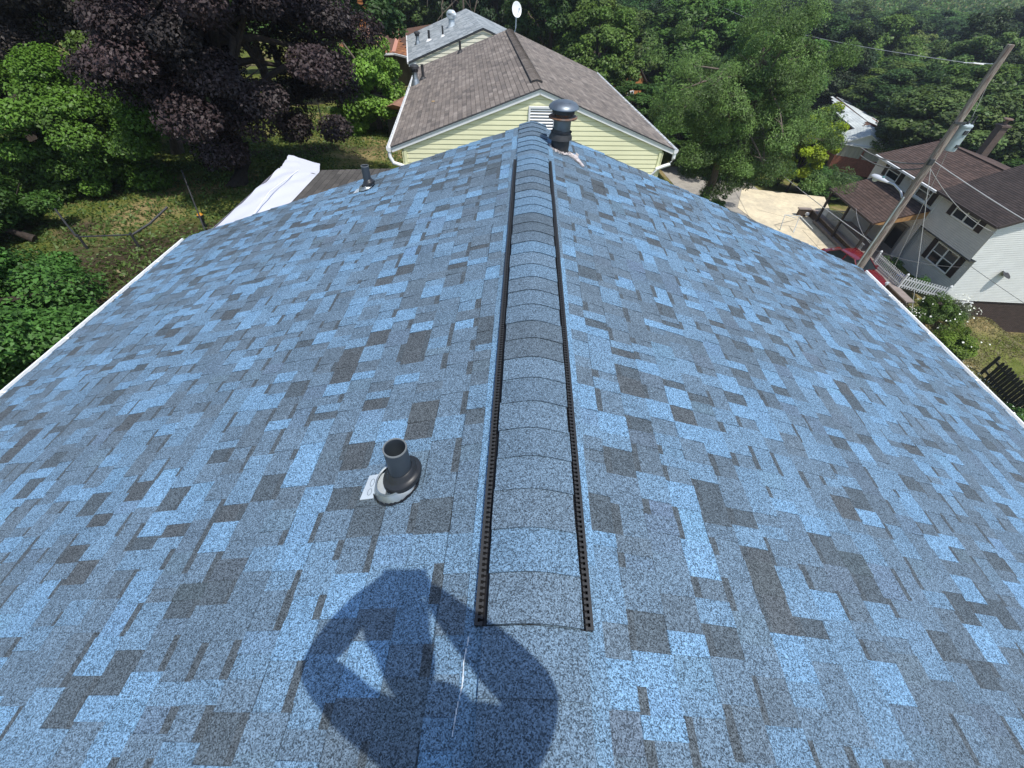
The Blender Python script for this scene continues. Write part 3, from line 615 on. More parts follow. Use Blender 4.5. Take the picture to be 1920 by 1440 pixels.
for k in range(22):
    a=k/22*2*math.pi; prev=None
    for j in range(7):
        ph=-1.1+2.2*j/6; rr=.27*math.cos(ph)+.01; p_=(rr*math.cos(a+.12*j),rr*math.sin(a+.12*j),.56+.25*math.sin(ph))
        if prev: mb.bar(T@Vector(prev),T@Vector(p_),.055,.012)
        prev=p_
mb.build('turbine_head',M_galvflat,tv)
# satellite dish on the right eave
dz=Vector((2.55,5.4,-1.9-2.55*.362)); 
mb=MB(MC); mb.tube([dz+Vector((0,0,-.1)),dz+Vector((.25,0,.12)),dz+Vector((.32,0,.35)),dz+Vector((.32,0,.95))],.03,8); dish=mb.build('satellite_dish',M_galvflat,ch)
dm=Matrix.Translation(dz+Vector((.32,-.1,1.25)))@Matrix.Rotation(R_(68),4,'X')@Matrix.Rotation(R_(12),4,'Y')
mb=MB(MC); mb.lathe([(.0005,-.06),(.15,-.05),(.28,-.02),(.37,.03),(.38,.03),(.38,.02),(.28,-.035),(.15,-.065),(.0005,-.075)],dm@Matrix.Diagonal((.85,1.1,1,1)),30); mb.build('reflector',M_white,dish)
mb=MB(MC); mb.bar(dm@Vector((0,-.36,.0)),dm@Vector((0,-.12,.42)),.03,.03); mb.box(dm@Vector((0,-.10,.42)),(.09,.09,.12)); mb.build('receiver_arm',M_galvflat,dish)
# ================================================================= ORANGE-ROOF HOUSE
oh=empty('orange_hip_roof_house',(-15,52,-8),0,'house with weathered orange brown hip roof, orange chimney and olive stone wall','house')
def hip_face(name,pts,pal,r_,parent,e=.28,tab=(.3,.5)):
    # pts: (a,b) eave ends, (c,d) top ends; clipped courses
    a,b_,c,d=[Vector(p) for p in pts]; U=(b_-a).normalized(); top=c; V=(a-c); V=V-U*V.dot(U); Ls=V.length; V.normalize()
    ca,da=(c-c).dot(U),(d-c).dot(U); aa,ba=(a-c).dot(U),(b_-c).dot(U)
    mb=MB(); shingles(mb,c,U,V,0,Ls,e,tab,pal,.01,.01,r_,urange=lambda s0,s1:(lerp(ca,aa,s0/Ls)-.0,lerp(da,ba,s0/Ls)),lift=.01,jag=.005)
    slab(mb,[a-Vector((0,0,.02)),b_-Vector((0,0,.02)),d-Vector((0,0,.02)),c-Vector((0,0,.02))],.05)
    mb.c=[cc if cc is not None else (.12,.07,.05) for cc in mb.c]
    return mb.build(name,M_shg,parent)
EZ=-5.1;RZ=-2.7
EZ=-5.1;R1=(-14.3,50.7,-3.9);R2=(-12.74,49.73,-3.9);R3=(-11.07,46.98,-4.1);R4=(-9.0,51.5,-4.1);E0=(-17.6,41.2,EZ);E1=(-12.3,42.15,EZ);E2=(-10.83,42.76,EZ);E3=(-8.4,40.6,EZ)
r=random.Random(50)
hip_face('roof_slope',(E0,E1,(-17.4,49.6,-3.95),R2),POR,r,oh)
hip_face('roof_slope',(E1,E2,R2,R3),POR,r,oh)
hip_face('roof_slope',(E2,E3,R3,R4),POR,r,oh)
mb=MB(); mb.bar(Vector(R3)+Vector((0,0,.04)),Vector(E2)+Vector((0,0,.06)),.3,.05); mb.bar(Vector(R2)+Vector((0,0,.05)),Vector(E1)+Vector((0,0,.06)),.16,.04); mb.bar((-17.4,49.6,-3.9),Vector(R2)+Vector((0,0,.04)),.22,.06); mb.bar(Vector(R2)+Vector((0,0,.04)),Vector(R3)+Vector((0,0,.05)),.2,.06); mb.bar((-13.9,47.6,-4.15),(-13.5,42.2,-4.98),.22,.05); mb.build('ridge_trim',mat('salmon_flashing',(.50,.24,.17),.8),oh)
mb=MB(); mb.bar((-17.6,41.1,EZ-.06),(-12.3,42.05,EZ-.06),.12,.12); mb.bar((-12.3,42.05,EZ-.06),(-10.8,42.66,EZ-.06),.12,.12); mb.bar((-10.8,42.66,EZ-.06),(-8.4,40.5,EZ-.06),.12,.12); mb.build('gutter',M_white,oh)
mb=MB(); mb.prism([(-17,42,-9),(-12.4,42.7,-9),(-10.8,43.3,-9),(-8.6,41.4,-9),(-8.6,49,-9),(-16.6,49,-9)],(0,0,3.85)); mb.build('wall',M_stone,oh)
mb=MB(); mb.box((-14.5,48.3,-3.4),(.62,.55,1.9)); mb.box((-14.5,48.3,-2.42),(.7,.63,.08)); mb.build('chimney',M_orange,oh)
window(oh,None,(-14.4,42.36,-6.2),1.1,.9,(.99,.15,0),(.15,-.99,0))
# small shed roof left of yellow gutter
o2=empty('small_brown_shed',(-6.6,24.5,-6.6),0,'tiny shed with rusty brown roof just left of the yellow house gutter','shed')
mb=MB(); mb.prism([(-7.3,24.2,-4.55),(-6.4,23.6,-4.2),(-5.5,24.2,-4.55)],(.3,1.9,0)); mb.build('roof',mat('rusty_roof',(.30,.16,.11),.9,noise=.2,nscale=4),o2)
mb=MB(); mb.box((-6.25,25.2,-5.6),(1.5,1.6,2.1)); mb.build('wall',M_trimgrey,o2)
# ================================================================= GREY / WHITE HOUSE ACROSS THE STREET
gh=empty('grey_white_house',(31,30,-13.8),0,'two storey grey and white sided house with brown roofs and dark shutters across the street','house')
mb=MB(); siding(mb,(27,24,0),(0,1,0),(-1,0,0),-10.95,-8.62,lambda z:(0,4.55),.115,.013)
siding(mb,(27.38,24,0),(0,1,0),(-1,0,0),-13.75,-10.95,lambda z:(0,5.3),.115,.013)
siding(mb,(27,28.6,0),(0,1,0),(-1,0,0),-13.75,-8.9,lambda z:(0,7.1),.115,.013)
mb.build('wall',M_grey,gh,'grey front siding')
mb=MB(); mb.box((27.19,26.28,-10.985),(.44,4.6,.07)); mb.build('overhang_soffit',M_trimgrey,gh)
slopeB=1.3/2.9; ridB=31.4
mb=MB(); siding(mb,(27,24,0),(1,0,0),(0,-1,0),-13.72,-8.62+(ridB-27)*slopeB,lambda z:(.0 if z>-10.95 else .38,9.6) if z<-8.65 else ((z+8.65)/slopeB,9.6-(z+8.65)/slopeB),.115,.012)
siding(mb,(27,35.4,0),(1,0,0),(0,1,0),-13.72,-8.95,lambda z:(0,8),.3,.012)
mb.build('wall',M_wsid,gh,'white side wall facing the lawn')
mb=MB(); mb.box((32,24.12,-15.2),(9.1,.1,3.0)); 
for k in range(60): mb.box((27.5+k*.152,24.065,-15.2),(.012,.012,2.96))
mb.build('basement_wall',M_brownw,gh)
window(gh,None,(29.0,24.06,-14.15),1.1,.65,(1,0,0),(0,-1,0))
def roofplane(pts,pal,seed,e=.14,mt=M_shg): return hip_face('roof_slope',pts,pal,random.Random(seed),gh,e,(.25,.36))
roofplane(((26.6,23.7,-8.72),(26.6,28.7,-8.72),(ridB,23.7,-8.72+(ridB-26.6)*slopeB),(ridB,28.7,-8.72+(ridB-26.6)*slopeB)),PDD,61)
roofplane(((36.2,28.7,-8.72),(36.2,23.7,-8.72),(ridB,28.7,-8.72+(ridB-26.6)*slopeB),(ridB,23.7,-8.72+(ridB-26.6)*slopeB)),PDD,62)
roofplane(((26.65,28.72,-8.80),(26.65,35.75,-8.80),(31.0,28.72,-7.78),(31.0,36.1,-7.78)),PDB,63,.2)
roofplane(((35.4,35.75,-8.80),(35.4,28.72,-8.80),(31.0,36.1,-7.78),(31.0,28.72,-7.78)),PDB,64,.2)
mb=MB(); mb.bar((31,28.7,-7.74),(31,36.2,-7.74),.28,.06); mb.build('ridge_cap',mat('ridge_brown',(.10,.065,.05),.9),gh)
mb=MB(); mb.bar((26.58,28.75,-8.86),(26.58,35.7,-8.86),.12,.12); mb.build('gutter',M_white,gh)
mb=MB(); mb.bar((26.52,23.65,-8.78),(26.52,28.7,-8.78),.10,.12); mb.build('gutter',M_fascia,gh,'dark gutter on the projecting block')
mb=MB(); mb.bar((26.6,23.66,-8.78),(ridB,23.66,-8.78+(ridB-26.6)*slopeB),.05,.16); mb.build('rake_board',M_fascia,gh)
window(gh,None,(27,26.15,-9.15),1.95,.95,(0,-1,0),(-1,0,0),shut=.42); window(gh,None,(27.38,25.95,-11.85),2.0,1.25,(0,-1,0),(-1,0,0),shut=.42)
window(gh,None,(27,33.5,-9.33),1.35,.92,(0,-1,0),(-1,0,0),double=False,shut=.42,sill=True); window(gh,None,(27,30.0,-9.33),1.35,.92,(0,-1,0),(-1,0,0),double=False,shut=.42,sill=True)
window(gh,None,(30.9,24.0,-9.35),1.6,1.0,(1,0,0),(0,-1,0),shut=.42)
mb=MB(); mb.box((35.9,37.4,-8.6),(.55,.55,3.2)); mb.box((35.9,37.4,-6.95),(.7,.7,.12)); c_=mb.build('chimney',mat('brown_brick',(.12,.085,.07),.9,noise=.2,nscale=6),gh)
mb=MB(); mb.lathe([(.12,-.1),(.12,.35),(.32,.36),(.3,.42),(.0005,.46)],Matrix.Translation((35.9,37.4,-6.9)),16); mb.build('chimney_cap',M_rust,c_)
# porch
roofplane(((23.85,28.66,-11.02),(23.85,34.65,-11.02),(26.98,28.66,-9.98),(26.98,34.65,-9.98)),PDB,65,.2)
mb=MB(); mb.quad((23.9,28.68,-11.13),(26.95,28.68,-10.1),(26.95,34.6,-10.1),(23.9,34.6,-11.13)); mb.add([(23.9,28.66,-11.05),(26.98,28.66,-10.02),(26.98,28.66,-10.5),(24.3,28.66,-11.12)],[(0,1,2,3)]); mb.build('porch_soffit',M_wood,gh)
mb=MB(); mb.bar((23.82,28.62,-11.06),(23.82,34.68,-11.06),.05,.12); mb.build('porch_fascia',M_fascia,gh)
for yy in (28.9,31.8,34.4):
    mb=MB(); mb.box((24.0,yy,-12.4),(.14,.14,2.6)); mb.build('porch_post',M_post,gh)
mb=MB(); mb.box((25.5,31.5,-13.62),(3.2,6.3,.2)); mb.build('porch_floor',M_capst,gh)
mb=MB(); mb.box((26.96,29.9,-12.45),(.06,1.3,2.1)); dr=mb.build('door_frame',mat('grey_door_frame',(.2,.2,.2),.6),gh)
mb=MB(); mb.box((26.92,29.9,-12.3),(.02,.95,1.6)); mb.build('door_glass',M_glass,dr)
mb=MB(); mb.tube([(29.6,23.97,-11.8),(29.6,23.88,-11.76)],.025,8); wl=mb.build('wall_dish',M_trimgrey,gh)
mb=MB(); mb.lathe([(.0005,0),(.2,.02),(.29,.06),(.3,.05),(.2,.0),(.0005,-.03)],Matrix.Translation((29.65,23.82,-11.7))@Matrix.Rotation(R_(25),4,'X')@Matrix.Rotation(R_(15),4,'Y'),24); mb.build('reflector',mat('dish_dark',(.03,.03,.035),.5),wl)
# porch railing
def picket_run(name,pts,h,gap,wd,root,mt,rails=(.15,.8),zf=None,pointed=False):
    mb=MB()
    for a,b_ in zip(pts,pts[1:]):
        a=Vector(a);b_=Vector(b_); L_=(b_-a).length; n=int(L_/gap)
        for i in range(n):
            p_=a.lerp(b_,(i+.5)/n); mb.bar(p_,p_+Vector((0,0,h)),wd,.02,up=(b_-a).cross(Vector((0,0,1))))
    pk=mb.build(name,mt,root); 
    mb=MB()
    for a,b_ in zip(pts,pts[1:]):
        for rz in rails: mb.bar(Vector(a)+Vector((.03,0,rz*h)),Vector(b_)+Vector((.03,0,rz*h)),.03,.07)
    mb.build('rail',mt,root)
pr_=empty('porch_railing',(24.1,31.5,-13.5),0,'white spindle railing along the shaded porch edge behind the driveway wall','railing')
picket_run('spindles',[(24.5,34.3,-13.42),(24.45,29.0,-13.42)],.72,.11,.045,pr_,mat('greyed_paint',(.38,.40,.41),.6),rails=(.08,.97))
pr2=empty('end_railing',(25.5,34.9,-13.5),0,'short white railing closing the far end of the shaded porch','railing')
picket_run('spindles',[(24.6,34.6,-13.42),(26.9,34.6,-13.42)],.72,.12,.05,pr2,M_picket,rails=(.08,.97))
wf_=empty('white_picket_fence',(24.4,24,-13.2),0,'white picket fence on the retaining wall beside the red car','fence')
picket_run('pickets',[(24.42,27.3,-13.2),(24.45,24.4,-13.2),(26.95,23.75,-13.5)],.78,.15,.075,wf_,M_picket,rails=(.2,.75))
for p_ in [(24.42,27.3,-13.2),(24.45,24.4,-13.2),(26.95,23.75,-13.5)]:
    mb=MB(); mb.box((p_[0]+.05,p_[1],p_[2]+.4),(.10,.10,.95)); mb.lathe([(.08,.0),(.07,.05),(.0005,.12)],Matrix.Translation((p_[0]+.05,p_[1],p_[2]+.87)),8); mb.build('post',M_picket,wf_)
rw=empty('retaining_wall',(23.7,28,-13.8),0,'dark retaining wall with pale stone cap along the driveway','wall')
mb=MB(); mb.bar((24.2,22.8,-13.75),(24.35,35.8,-13.75),.25,.95); mb.bar((23.2,35.95,-13.6),(24.47,35.95,-13.6),.25,.65) ; mb.build('wall_face',M_wallst,rw)
mb=MB(); mb.bar((24.25,22.7,-13.24),(24.34,29.4,-13.24),.55,.07); mb.bar((24.34,29.42,-13.22),(24.42,35.8,-13.22),.45,.07); mb.bar((23.1,35.96,-13.2),(24.17,35.96,-13.2),.35,.07); mb.build('wall_cap',M_capst,rw)
# blue bin, frame
mb=MB(); mb.lathe([(.2,0),(.26,.45),(.28,.47),(.24,.47),(.18,.05),(.0005,.05)],Matrix.Translation((25.3,25.6,-13.5)),20); tag(mb.build('blue_bucket',M_blueplastic),'round blue bucket behind the white picket fence','bucket')
mb=MB(); z_=-13.77
P0=[(20.6,33.0,z_),(20.75,33.55,z_+1.0),(21.9,33.5,z_+1.0),(21.55,32.7,z_)]; mb.tube([Vector(q) for q in P0],.035,8)
mb.tube([Vector((21.9,33.5,z_+1.0)),Vector((23.3,33.2,z_+.1))],.03,8); mb.tube([Vector((20.75,33.55,z_+1.0)),Vector((22.6,34.9,z_+.2))],.03,8)
tag(mb.build('metal_frame',M_galvflat),'bare metal tube frame standing on the pale concrete driveway','frame')
mb=MB(); mb.lathe([(.0005,.26),(.12,.22),(.17,.1),(.12,0),(.0005,-.02)],Matrix.Translation((23.8,35.6,-13.6)),14); tag(mb.build('white_lantern',M_porc),'small round white lamp on the driveway wall corner','lamp')
# ================================================================= WHITE ROOFED BRICK HOUSE
MWH=Matrix.Translation((39.52,55.5,-13.95))@Matrix.Rotation(R_(-26.6),4,'Z')
wh=empty('brick_house_white_roof',(39.5,55.5,-17.6),R_(-26.6),'red brick house with white roofs and a sided porch gable among the trees','house')
def face(name,pts,pal,seed,parent,M,e=.3):
    q=[tuple(M@Vector(p)) for p in pts]; return hip_face(name,q,pal,random.Random(seed),parent,e,(.5,.9))
I4=Matrix.Identity(4); gw,gr_=2.5,1.22
face('roof_slope',[(-gw,-.3,.3),(-gw,4.5,.3),(0,-.3,.3+gr_),(0,4.5,.3+gr_)],PWT,71,wh,MWH); face('roof_slope',[(gw,4.5,.3),(gw,-.3,.3),(0,4.5,.3+gr_),(0,-.3,.3+gr_)],PWT,72,wh,MWH)
mb=MB(MWH); siding(mb,(-gw+.2,0,0),(1,0,0),(0,-1,0),.3,.3+gr_-.05,lambda z:((gw-.2)*(z-.3)/gr_,2*gw-.4-(gw-.2)*(z-.3)/gr_),.15,.02); mb.build('gable_siding',M_white,wh)
mb=MB(MWH)
for sd in(-1,1): mb.bar((0,-.28,.25+gr_),(sd*gw,-.28,.22),.05,.09)
mb.bar((-gw,-.1,.22),(gw,-.1,.22),.3,.12); mb.build('trim',M_white,wh)
mb=MB(MWH)
for i in range(22):
    x0=-2.3+i*.21; mb.box((x0+.1,-.05+.05*math.sin(i*1.7),-.45),(.21,.02,1.2),rz=.35*math.sin(i*2.1))
mb.build('porch_curtain',mat('porch_canvas',(.42,.40,.32),.9),wh)
mb=MB(MWH); mb.box((0,2.4,-1.3),(4.7,4.4,3.1)); mb.box((0,.02,-1.9),(4.8,.2,1.7)); mb.box((.2,-.16,-.8),(.2,.1,2.1)); mb.build('wall',M_brick,wh)
A1,A2,B1,B2=(40.3,58.6,-13.05),(41.6,66.5,-13.05),(42.5,61.7,-12.6),(45.1,74.6,-12.6)
face('roof_slope',[A1,A2,B1,B2],PWT,73,wh,I4); face('roof_slope',[(49,73,-13.6),(46.5,60,-13.6),B2,B1],PWT,75,wh,I4)
face('roof_slope',[(41.8,57.6,-13.2),(40.3,58.6,-13.1),(42.6,59.8,-12.75),(42.5,61.7,-12.62)],PWT,76,wh,I4)
mb=MB(); mb.prism([(40.5,58.9,-17.5),(41.8,66.4,-17.5),(46,66,-17.5),(45,58.6,-17.5)],(0,0,4.35)); mb.build('wall',M_brick,wh)
mb=MB(); mb.box((40.2,58.5,-13.1),(.1,.1,.1)); mb.bar((40.25,58.5,-13.1),(41.55,66.4,-13.1),.12,.14); mb.build('gutter',M_white,wh)
for q in ((42.6,69.2,-12.85),(42.2,66.9,-12.85)):
    mb=MB(); mb.box(q,(.4,.4,.35)); mb.build('roof_vent',M_trimgrey,wh)
# orange gable house among trees
bh=empty('orange_brick_gable_house',(11,52,-12),R_(12),'orange brick gable end peeking between trees behind the brown roof','house'); MBH=Matrix.Translation((10.2,50,-11.5))@Matrix.Rotation(R_(38),4,'Z')
mb=MB(MBH); mb.prism([(-1.6,0,0),(1.6,0,0),(1.6,0,4.0),(0,0,5.4),(-1.6,0,4.0)],(0,6,0)); mb.build('wall',M_orange,bh)
mb=MB(MBH)
for sd in(-1,1): slab(mb,[(0,-.2,5.55),(0,6.3,5.55),(sd*2.0,6.3,3.85),(sd*2.0,-.2,3.85)][::sd],.12)
mb.build('roof',M_fascia,bh); window(bh,MBH,(0,0,2.6),.9,1.2,(1,0,0),(0,-1,0))
# ================================================================= POLES, LAMP, WIRES
PX,PY=18.5,21.4
up_=empty('utility_pole',(PX,PY,-13.8),0,'tall weathered wooden utility pole carrying transformer and street lamp','pole')
mb=MB(); mb.tube([(PX,PY-.1,-13.9),(PX+.0,PY-.07,-9),(PX,PY,-4.5),(PX,PY+.02,-.72)],[.20,.185,.155,.125],14); mb.build('shaft',M_pole,up_)
mb=MB(); mb.tube([(PX-.2,PY-.12,-13.5),(PX-.19,PY-.1,-6.5)],.035,6); mb.build('conduit',M_galvflat,up_)
mb=MB(); mb.bar((PX-.25,PY-.12,-3.35),(PX+.25,PY-.12,-3.35),.07,.09) ; mb.box((PX-.12,PY-.17,-4.9),(.2,.12,.25)); mb.build('bracket',M_trimgrey,up_)
TX=(PX+.42,PY-.02,-4.42)
mb=MB(); mb.lathe([(.0005,0),(.23,0),(.235,.05),(.235,.92),(.255,.93),(.255,.99),(.2,1.04),(.0005,1.06)],Matrix.Translation(TX),24); tf=mb.build('transformer',M_trans,up_)
mb=MB()
for dx,dy in((-.08,-.1),(.1,-.1)): mb.lathe([(.05,0),(.05,.1),(.03,.12),(.03,.3),(.0005,.32)],Matrix.Translation((TX[0]+dx,TX[1]+dy,TX[2]+1.03)),10)
mb.build('bushing',M_trimgrey,tf)
mb=MB(); mb.box((TX[0]-.02,TX[1]-.25,TX[2]+.75),(.14,.06,.16)); mb.box((TX[0]+.02,TX[1]-.25,TX[2]+.22),(.12,.06,.12)); mb.build('terminal_box',M_trimgrey,tf)
# street lamp
sp=empty('street_lamp',(PX,PY,-6.4),0,'pale cobra head street lamp on a curved white arm from the utility pole','street lamp')
mb=MB(); mb.tube([(PX,PY,-6.75),(PX-.05,PY+.45,-6.45),(PX-.15,PY+.95,-6.32),(PX-.25,PY+1.35,-6.33)],.045,10); mb.build('arm',M_lamp,sp)
Lm=Matrix.Translation((PX-.38,PY+1.8,-6.35))@Matrix.Rotation(R_(13),4,'Z')
mb=MB(); vs=[];n=16;rings=[(-.55,.05,.05),(-.4,.09,.07),(-.1,.15,.11),(.2,.19,.12),(.42,.15,.09),(.5,.05,.03)]
for y_,rx,rz_ in rings:
    for k in range(n):
        a=2*math.pi*k/n; vs.append(Lm@Vector((rx*math.cos(a),y_,rz_*math.sin(a)+(.0 if math.sin(a)>0 else .02))))
mb.add(vs,[(i*n+k,i*n+(k+1)%n,(i+1)*n+(k+1)%n,(i+1)*n+k) for i in range(len(rings)-1) for k in range(n)]+[tuple(range(n)),tuple(range(5*n,6*n))],sm=True); hd=mb.build('lamp_head',M_lamp,sp)
mb=MB(); mb.lathe([(.14,0),(.13,-.08),(.07,-.14),(.0005,-.16)],Lm@Matrix.Translation((0,.2,-.06)),16); mb.build('lens',M_galvflat,hd)
mb=MB(); mb.lathe([(.05,0),(.05,.07),(.0005,.08)],Lm@Matrix.Translation((0,-.15,.09)),10); mb.build('photocell',mat('teal_cell',(.10,.28,.27),.5),hd)
# far pole
fp=empty('distant_utility_pole',(24.5,79,-19),0,'thin distant utility pole rising above the feathery tree','pole')
mb=MB(); mb.tube([(24.2,78,-20),(24.4,78.2,-3.2)],[.2,.13],10); mb.build('shaft',M_pole,fp); mb=MB(); mb.lathe([(.1,0),(.14,.15),(.0005,.3)],Matrix.Translation((24.4,78.2,-3.2)),10); mb.build('insulator',M_porc,fp)
wire('power_line',(PX-.5,PY+.5,-1.42),(24.4,78.2,-3.1),.7,.012,M_wireL,'thin high line running left from the pole top insulator toward the distant pole')
mb=MB(); 
for k in range(6): mb.lathe([(.03,0),(.07,.02),(.05,.05)],Matrix.Translation((PX-.33-.035*k,PY+.33+.035*k,-1.42)),10)
mb.tube([(PX,PY,-1.33),(PX-.75,PY+.75,-1.43)],.015,6); tag(mb.build('line_insulator',M_porc),'white strain insulator on the wire beside the pole top','insulator')
wire('service_cable',(PX-.1,PY,-8.9),(24.3,78,-11.0),1.2,.022,M_wireL,'thick bright cable sweeping from the low pole bracket past the porch roof corner')
wire('service_cable',(PX-.1,PY,-5.0),(27.0,23.9,-9.2),.35,.012,M_wireL,'pale drop line from mid pole to the grey house corner')
wire('service_cable',(PX,PY,-4.85),(24,4,-6.3),.5,.02,M_wireL,'dashed looking cable leaving mid pole toward the right edge across the brown roof')
wire('service_cable',(PX,PY,-9.2),(26.6,23.6,-11.2),.25,.010,M_wire,'dark cable from the low pole bracket to the overhang corner of the grey house')
wire('service_cable',(27.3,23.9,-11.3),(33,8,-12.2),.4,.014,M_wire,'dark line crossing in front of the white side wall under the small wall dish')
wire('service_cable',(PX-.1,PY,-9.0),(23.9,31,-11.0),.25,.009,M_wireL,'thin line from the pole to the front edge of the porch roof')
wire('service_cable',(PX,PY,-5.1),(26.6,31.3,-8.9),.5,.009,M_wire,'dark slack line from mid pole to the gutter over the upstairs windows')
wire('guy_wire',(PX+.05,PY-.05,-5.0),(21.9,18.8,-13.6),0,.012,M_wireL,'taut pale guy wire slanting from mid pole down to the bushes',cat='wire')
wire('guy_wire',(TX[0],TX[1],-4.5),(22.0,22.3,-13.5),0,.010,M_wireL,'second taut wire slanting from below the transformer down past the red car',cat='wire')
wire('transformer_lead',(PX+.12,PY,-1.9),(TX[0],TX[1],-3.1),0,.010,M_wireL,'thin straight lead from the pole top down to the transformer',cat='wire')
for i,(b_,sg) in enumerate([((PX-1.9,PY+2.2,-5.1),.25),((PX-1.3,PY+2.8,-5.6),.3)]):
    wire('splice_cable',(PX,PY,-5.0-.2*i),b_,sg,.03,M_wire,['upper','lower'][i]+' thick black spliced cable drooping left of mid pole')
# ================================================================= RED CAR
def car():
    o=empty('red_car',(22.6,26.5,-13.75),R_(15),'red sedan parked on the pale driveway, partly behind the wooden pole','car')
    M=WM[o.name]   # local: -y is front, x width
    Lc,Wc=4.5,.88
    secs=[]; prof=[(-2.25,.45,.62,.62),(-2.1,.30,.74,.76),(-1.6,.22,.88,.86),(-.95,.2,.96,.88),(-.3,.2,.97,.88),(.6,.2,.98,.88),(1.3,.22,.98,.88),(1.9,.28,.96,.84),(2.2,.38,.88,.72),(2.27,.5,.75,.6)]
    mb=MB(M); n=14; vs=[]
    for y,zl,zh,w in prof:
        for k in range(n):
            a=2*math.pi*k/n+math.pi/n; cx,cz=math.cos(a),math.sin(a); f=.45
            X_c=math.copysign(abs(cx)**f,cx)*w; Zc=(zl+zh)/2+math.copysign(abs(cz)**f,cz)*(zh-zl)/2; vs.append((X_c,y,Zc))
    mb.add(vs,[(i*n+k,i*n+(k+1)%n,(i+1)*n+(k+1)%n,(i+1)*n+k) for i in range(len(prof)-1) for k in range(n)]+[tuple(range(n)),tuple(range((len(prof)-1)*n,len(prof)*n))],sm=True)
    body=mb.build('body',M_red,o)
    # cabin glass house
    b4=[(-.95,.94),(1.75,.95)]; t4=[(-.2,1.40),(1.05,1.42)]; wb,wt=.80,.60
    vs=[(-wb,b4[0][0],b4[0][1]),(wb,b4[0][0],b4[0][1]),(wb,b4[1][0],b4[1][1]),(-wb,b4[1][0],b4[1][1]),(-wt,t4[0][0],t4[0][1]),(wt,t4[0][0],t4[0][1]),(wt,t4[1][0],t4[1][1]),(-wt,t4[1][0],t4[1][1])]
    mb=MB(M); mb.add(vs,[(0,1,5,4),(2,3,7,6)]); mb.add(vs,[(1,2,6,5),(3,0,4,7)]); mb.build('window_glass',M_cglass,body)
    mb=MB(M); rp4=[]
    for j,(yy,ww_,zz) in enumerate([(-.28,.60,1.39),(.1,.62,1.44),(.6,.62,1.455),(1.1,.58,1.42)]):
        rp4+=[(-ww_,yy,zz-.03),(-ww_*.6,yy,zz),(0,yy,zz+.012),(ww_*.6,yy,zz),(ww_,yy,zz-.03)]
    mb.add(rp4,[(j*5+i,j*5+i+1,(j+1)*5+i+1,(j+1)*5+i) for j in range(3) for i in range(4)],sm=True)
    for s_ in(-1,1):
        for a,b_ in [((wb,-.95,.95),(wt,-.22,1.4)),((wb,1.75,.95),(wt,1.06,1.42)),((wb+.01,.42,.95),(wt+.02,.42,1.42)),((wt,-.22,1.4),(wt,1.06,1.42))]:
            mb.bar((s_*a[0],a[1],a[2]),(s_*b_[0],b_[1],b_[2]),.06,.05)
    mb.build('roof',M_red,o)
    for s_ in(-1,1):
        for yy in(-1.4,1.4):
            mb=MB(M); Q=Matrix.Translation((s_*.80,yy,.32))@Matrix.Rotation(math.pi/2,4,'Y'); mb.lathe([(.2,-.1),(.31,-.1),(.33,-.06),(.33,.06),(.31,.1),(.2,.1)],Q,24); w_=mb.build('wheel',M_tyre,o)
            mb=MB(M); mb.lathe([(.21,.08),(.19,.1),(.05,.07),(.0005,.09)],Q if s_>0 else Q@Matrix.Rotation(math.pi,4,'X'),24); mb.build('rim',M_rimc,w_)
        mb=MB(M); mb.box((s_*.62,-2.17,.66),(.32,.14,.14),rz=s_*.3); mb.build('headlight',M_galvflat,o)
        mb=MB(M); mb.box((s_*.6,2.2,.78),(.34,.12,.14),rz=-s_*.3); mb.build('tail_light',mat('tail_light_red',(.25,.01,.01),.2),o)
        mb=MB(M); mb.box((s_*.98,-.7,1.0),(.2,.1,.13)); mb.build('wing_mirror',M_red,o)
    mb=MB(M); mb.box((0,-2.27,.5),(1.0,.04,.16)); mb.build('grille',M_black,o)
    mb=MB(M)
    for s_ in(-1,1):
        for yy,zz in ((.42,.6),(-.75,.6),(1.35,.65)): mb.box((s_*.885,yy,zz),(.012,.012,.5))
    mb.build('door_seam',M_black,body)
car()
# ================================================================= FENCES AND YARD BITS
df=empty('board_fence',(24,15,-14),0,'dark weathered picket board fence at the lower right above the gutter','fence'); r=random.Random(12)
a=Vector((24.95,17.1,-13.95)); b_=Vector((23.9,8.6,-14.1)); 
for k in range(40):
    t_=k/39; p_=a.lerp(b_,t_); w_=.185; h_=1.35+r.uniform(-.05,.05); mb=MB(); d=(b_-a).normalized()
    if k==1: continue
    q0=p_-d*w_/2; q1=p_+d*w_/2; ln=r.uniform(-.03,.03)
    vs=[q0,q1,q1+Vector((ln,0,h_-.1)),p_+d*w_*.2+Vector((ln,0,h_)),p_-d*w_*.2+Vector((ln,0,h_)),q0+Vector((ln,0,h_-.1))]; mb.prism(vs,(.025,0,0)); mb.build('board',M_oldwood,df)
mb=MB()
for hz in(.35,1.0): mb.bar(a+Vector((.06,0,hz)),b_+Vector((.06,0,hz)),.04,.09)
mb.build('rail',M_oldwood,df)
lf=empty('low_white_fence',(20,14.6,-13.4),0,'small broken cream picket fence lying in dry grass by the gutter','fence')
picket_run('pickets',[(20.6,15.9,-13.62),(21.3,14.6,-13.66)],.5,.14,.05,lf,mat('cream_paint',(.5,.46,.36),.7),rails=(.9,))
cf=empty('chain_link_fence',(-9,28,-6),0,'thin dark wire fence on the lawn left of the yellow house','fence')
for x_ in(-8.4,-11.2,-14): 
    mb=MB(); zz=gz(x_,26.4); mb.tube([(x_,26.4,zz-.1),(x_,26.4,zz+1.25)],.03,8); mb.build('post',M_flueb,cf)
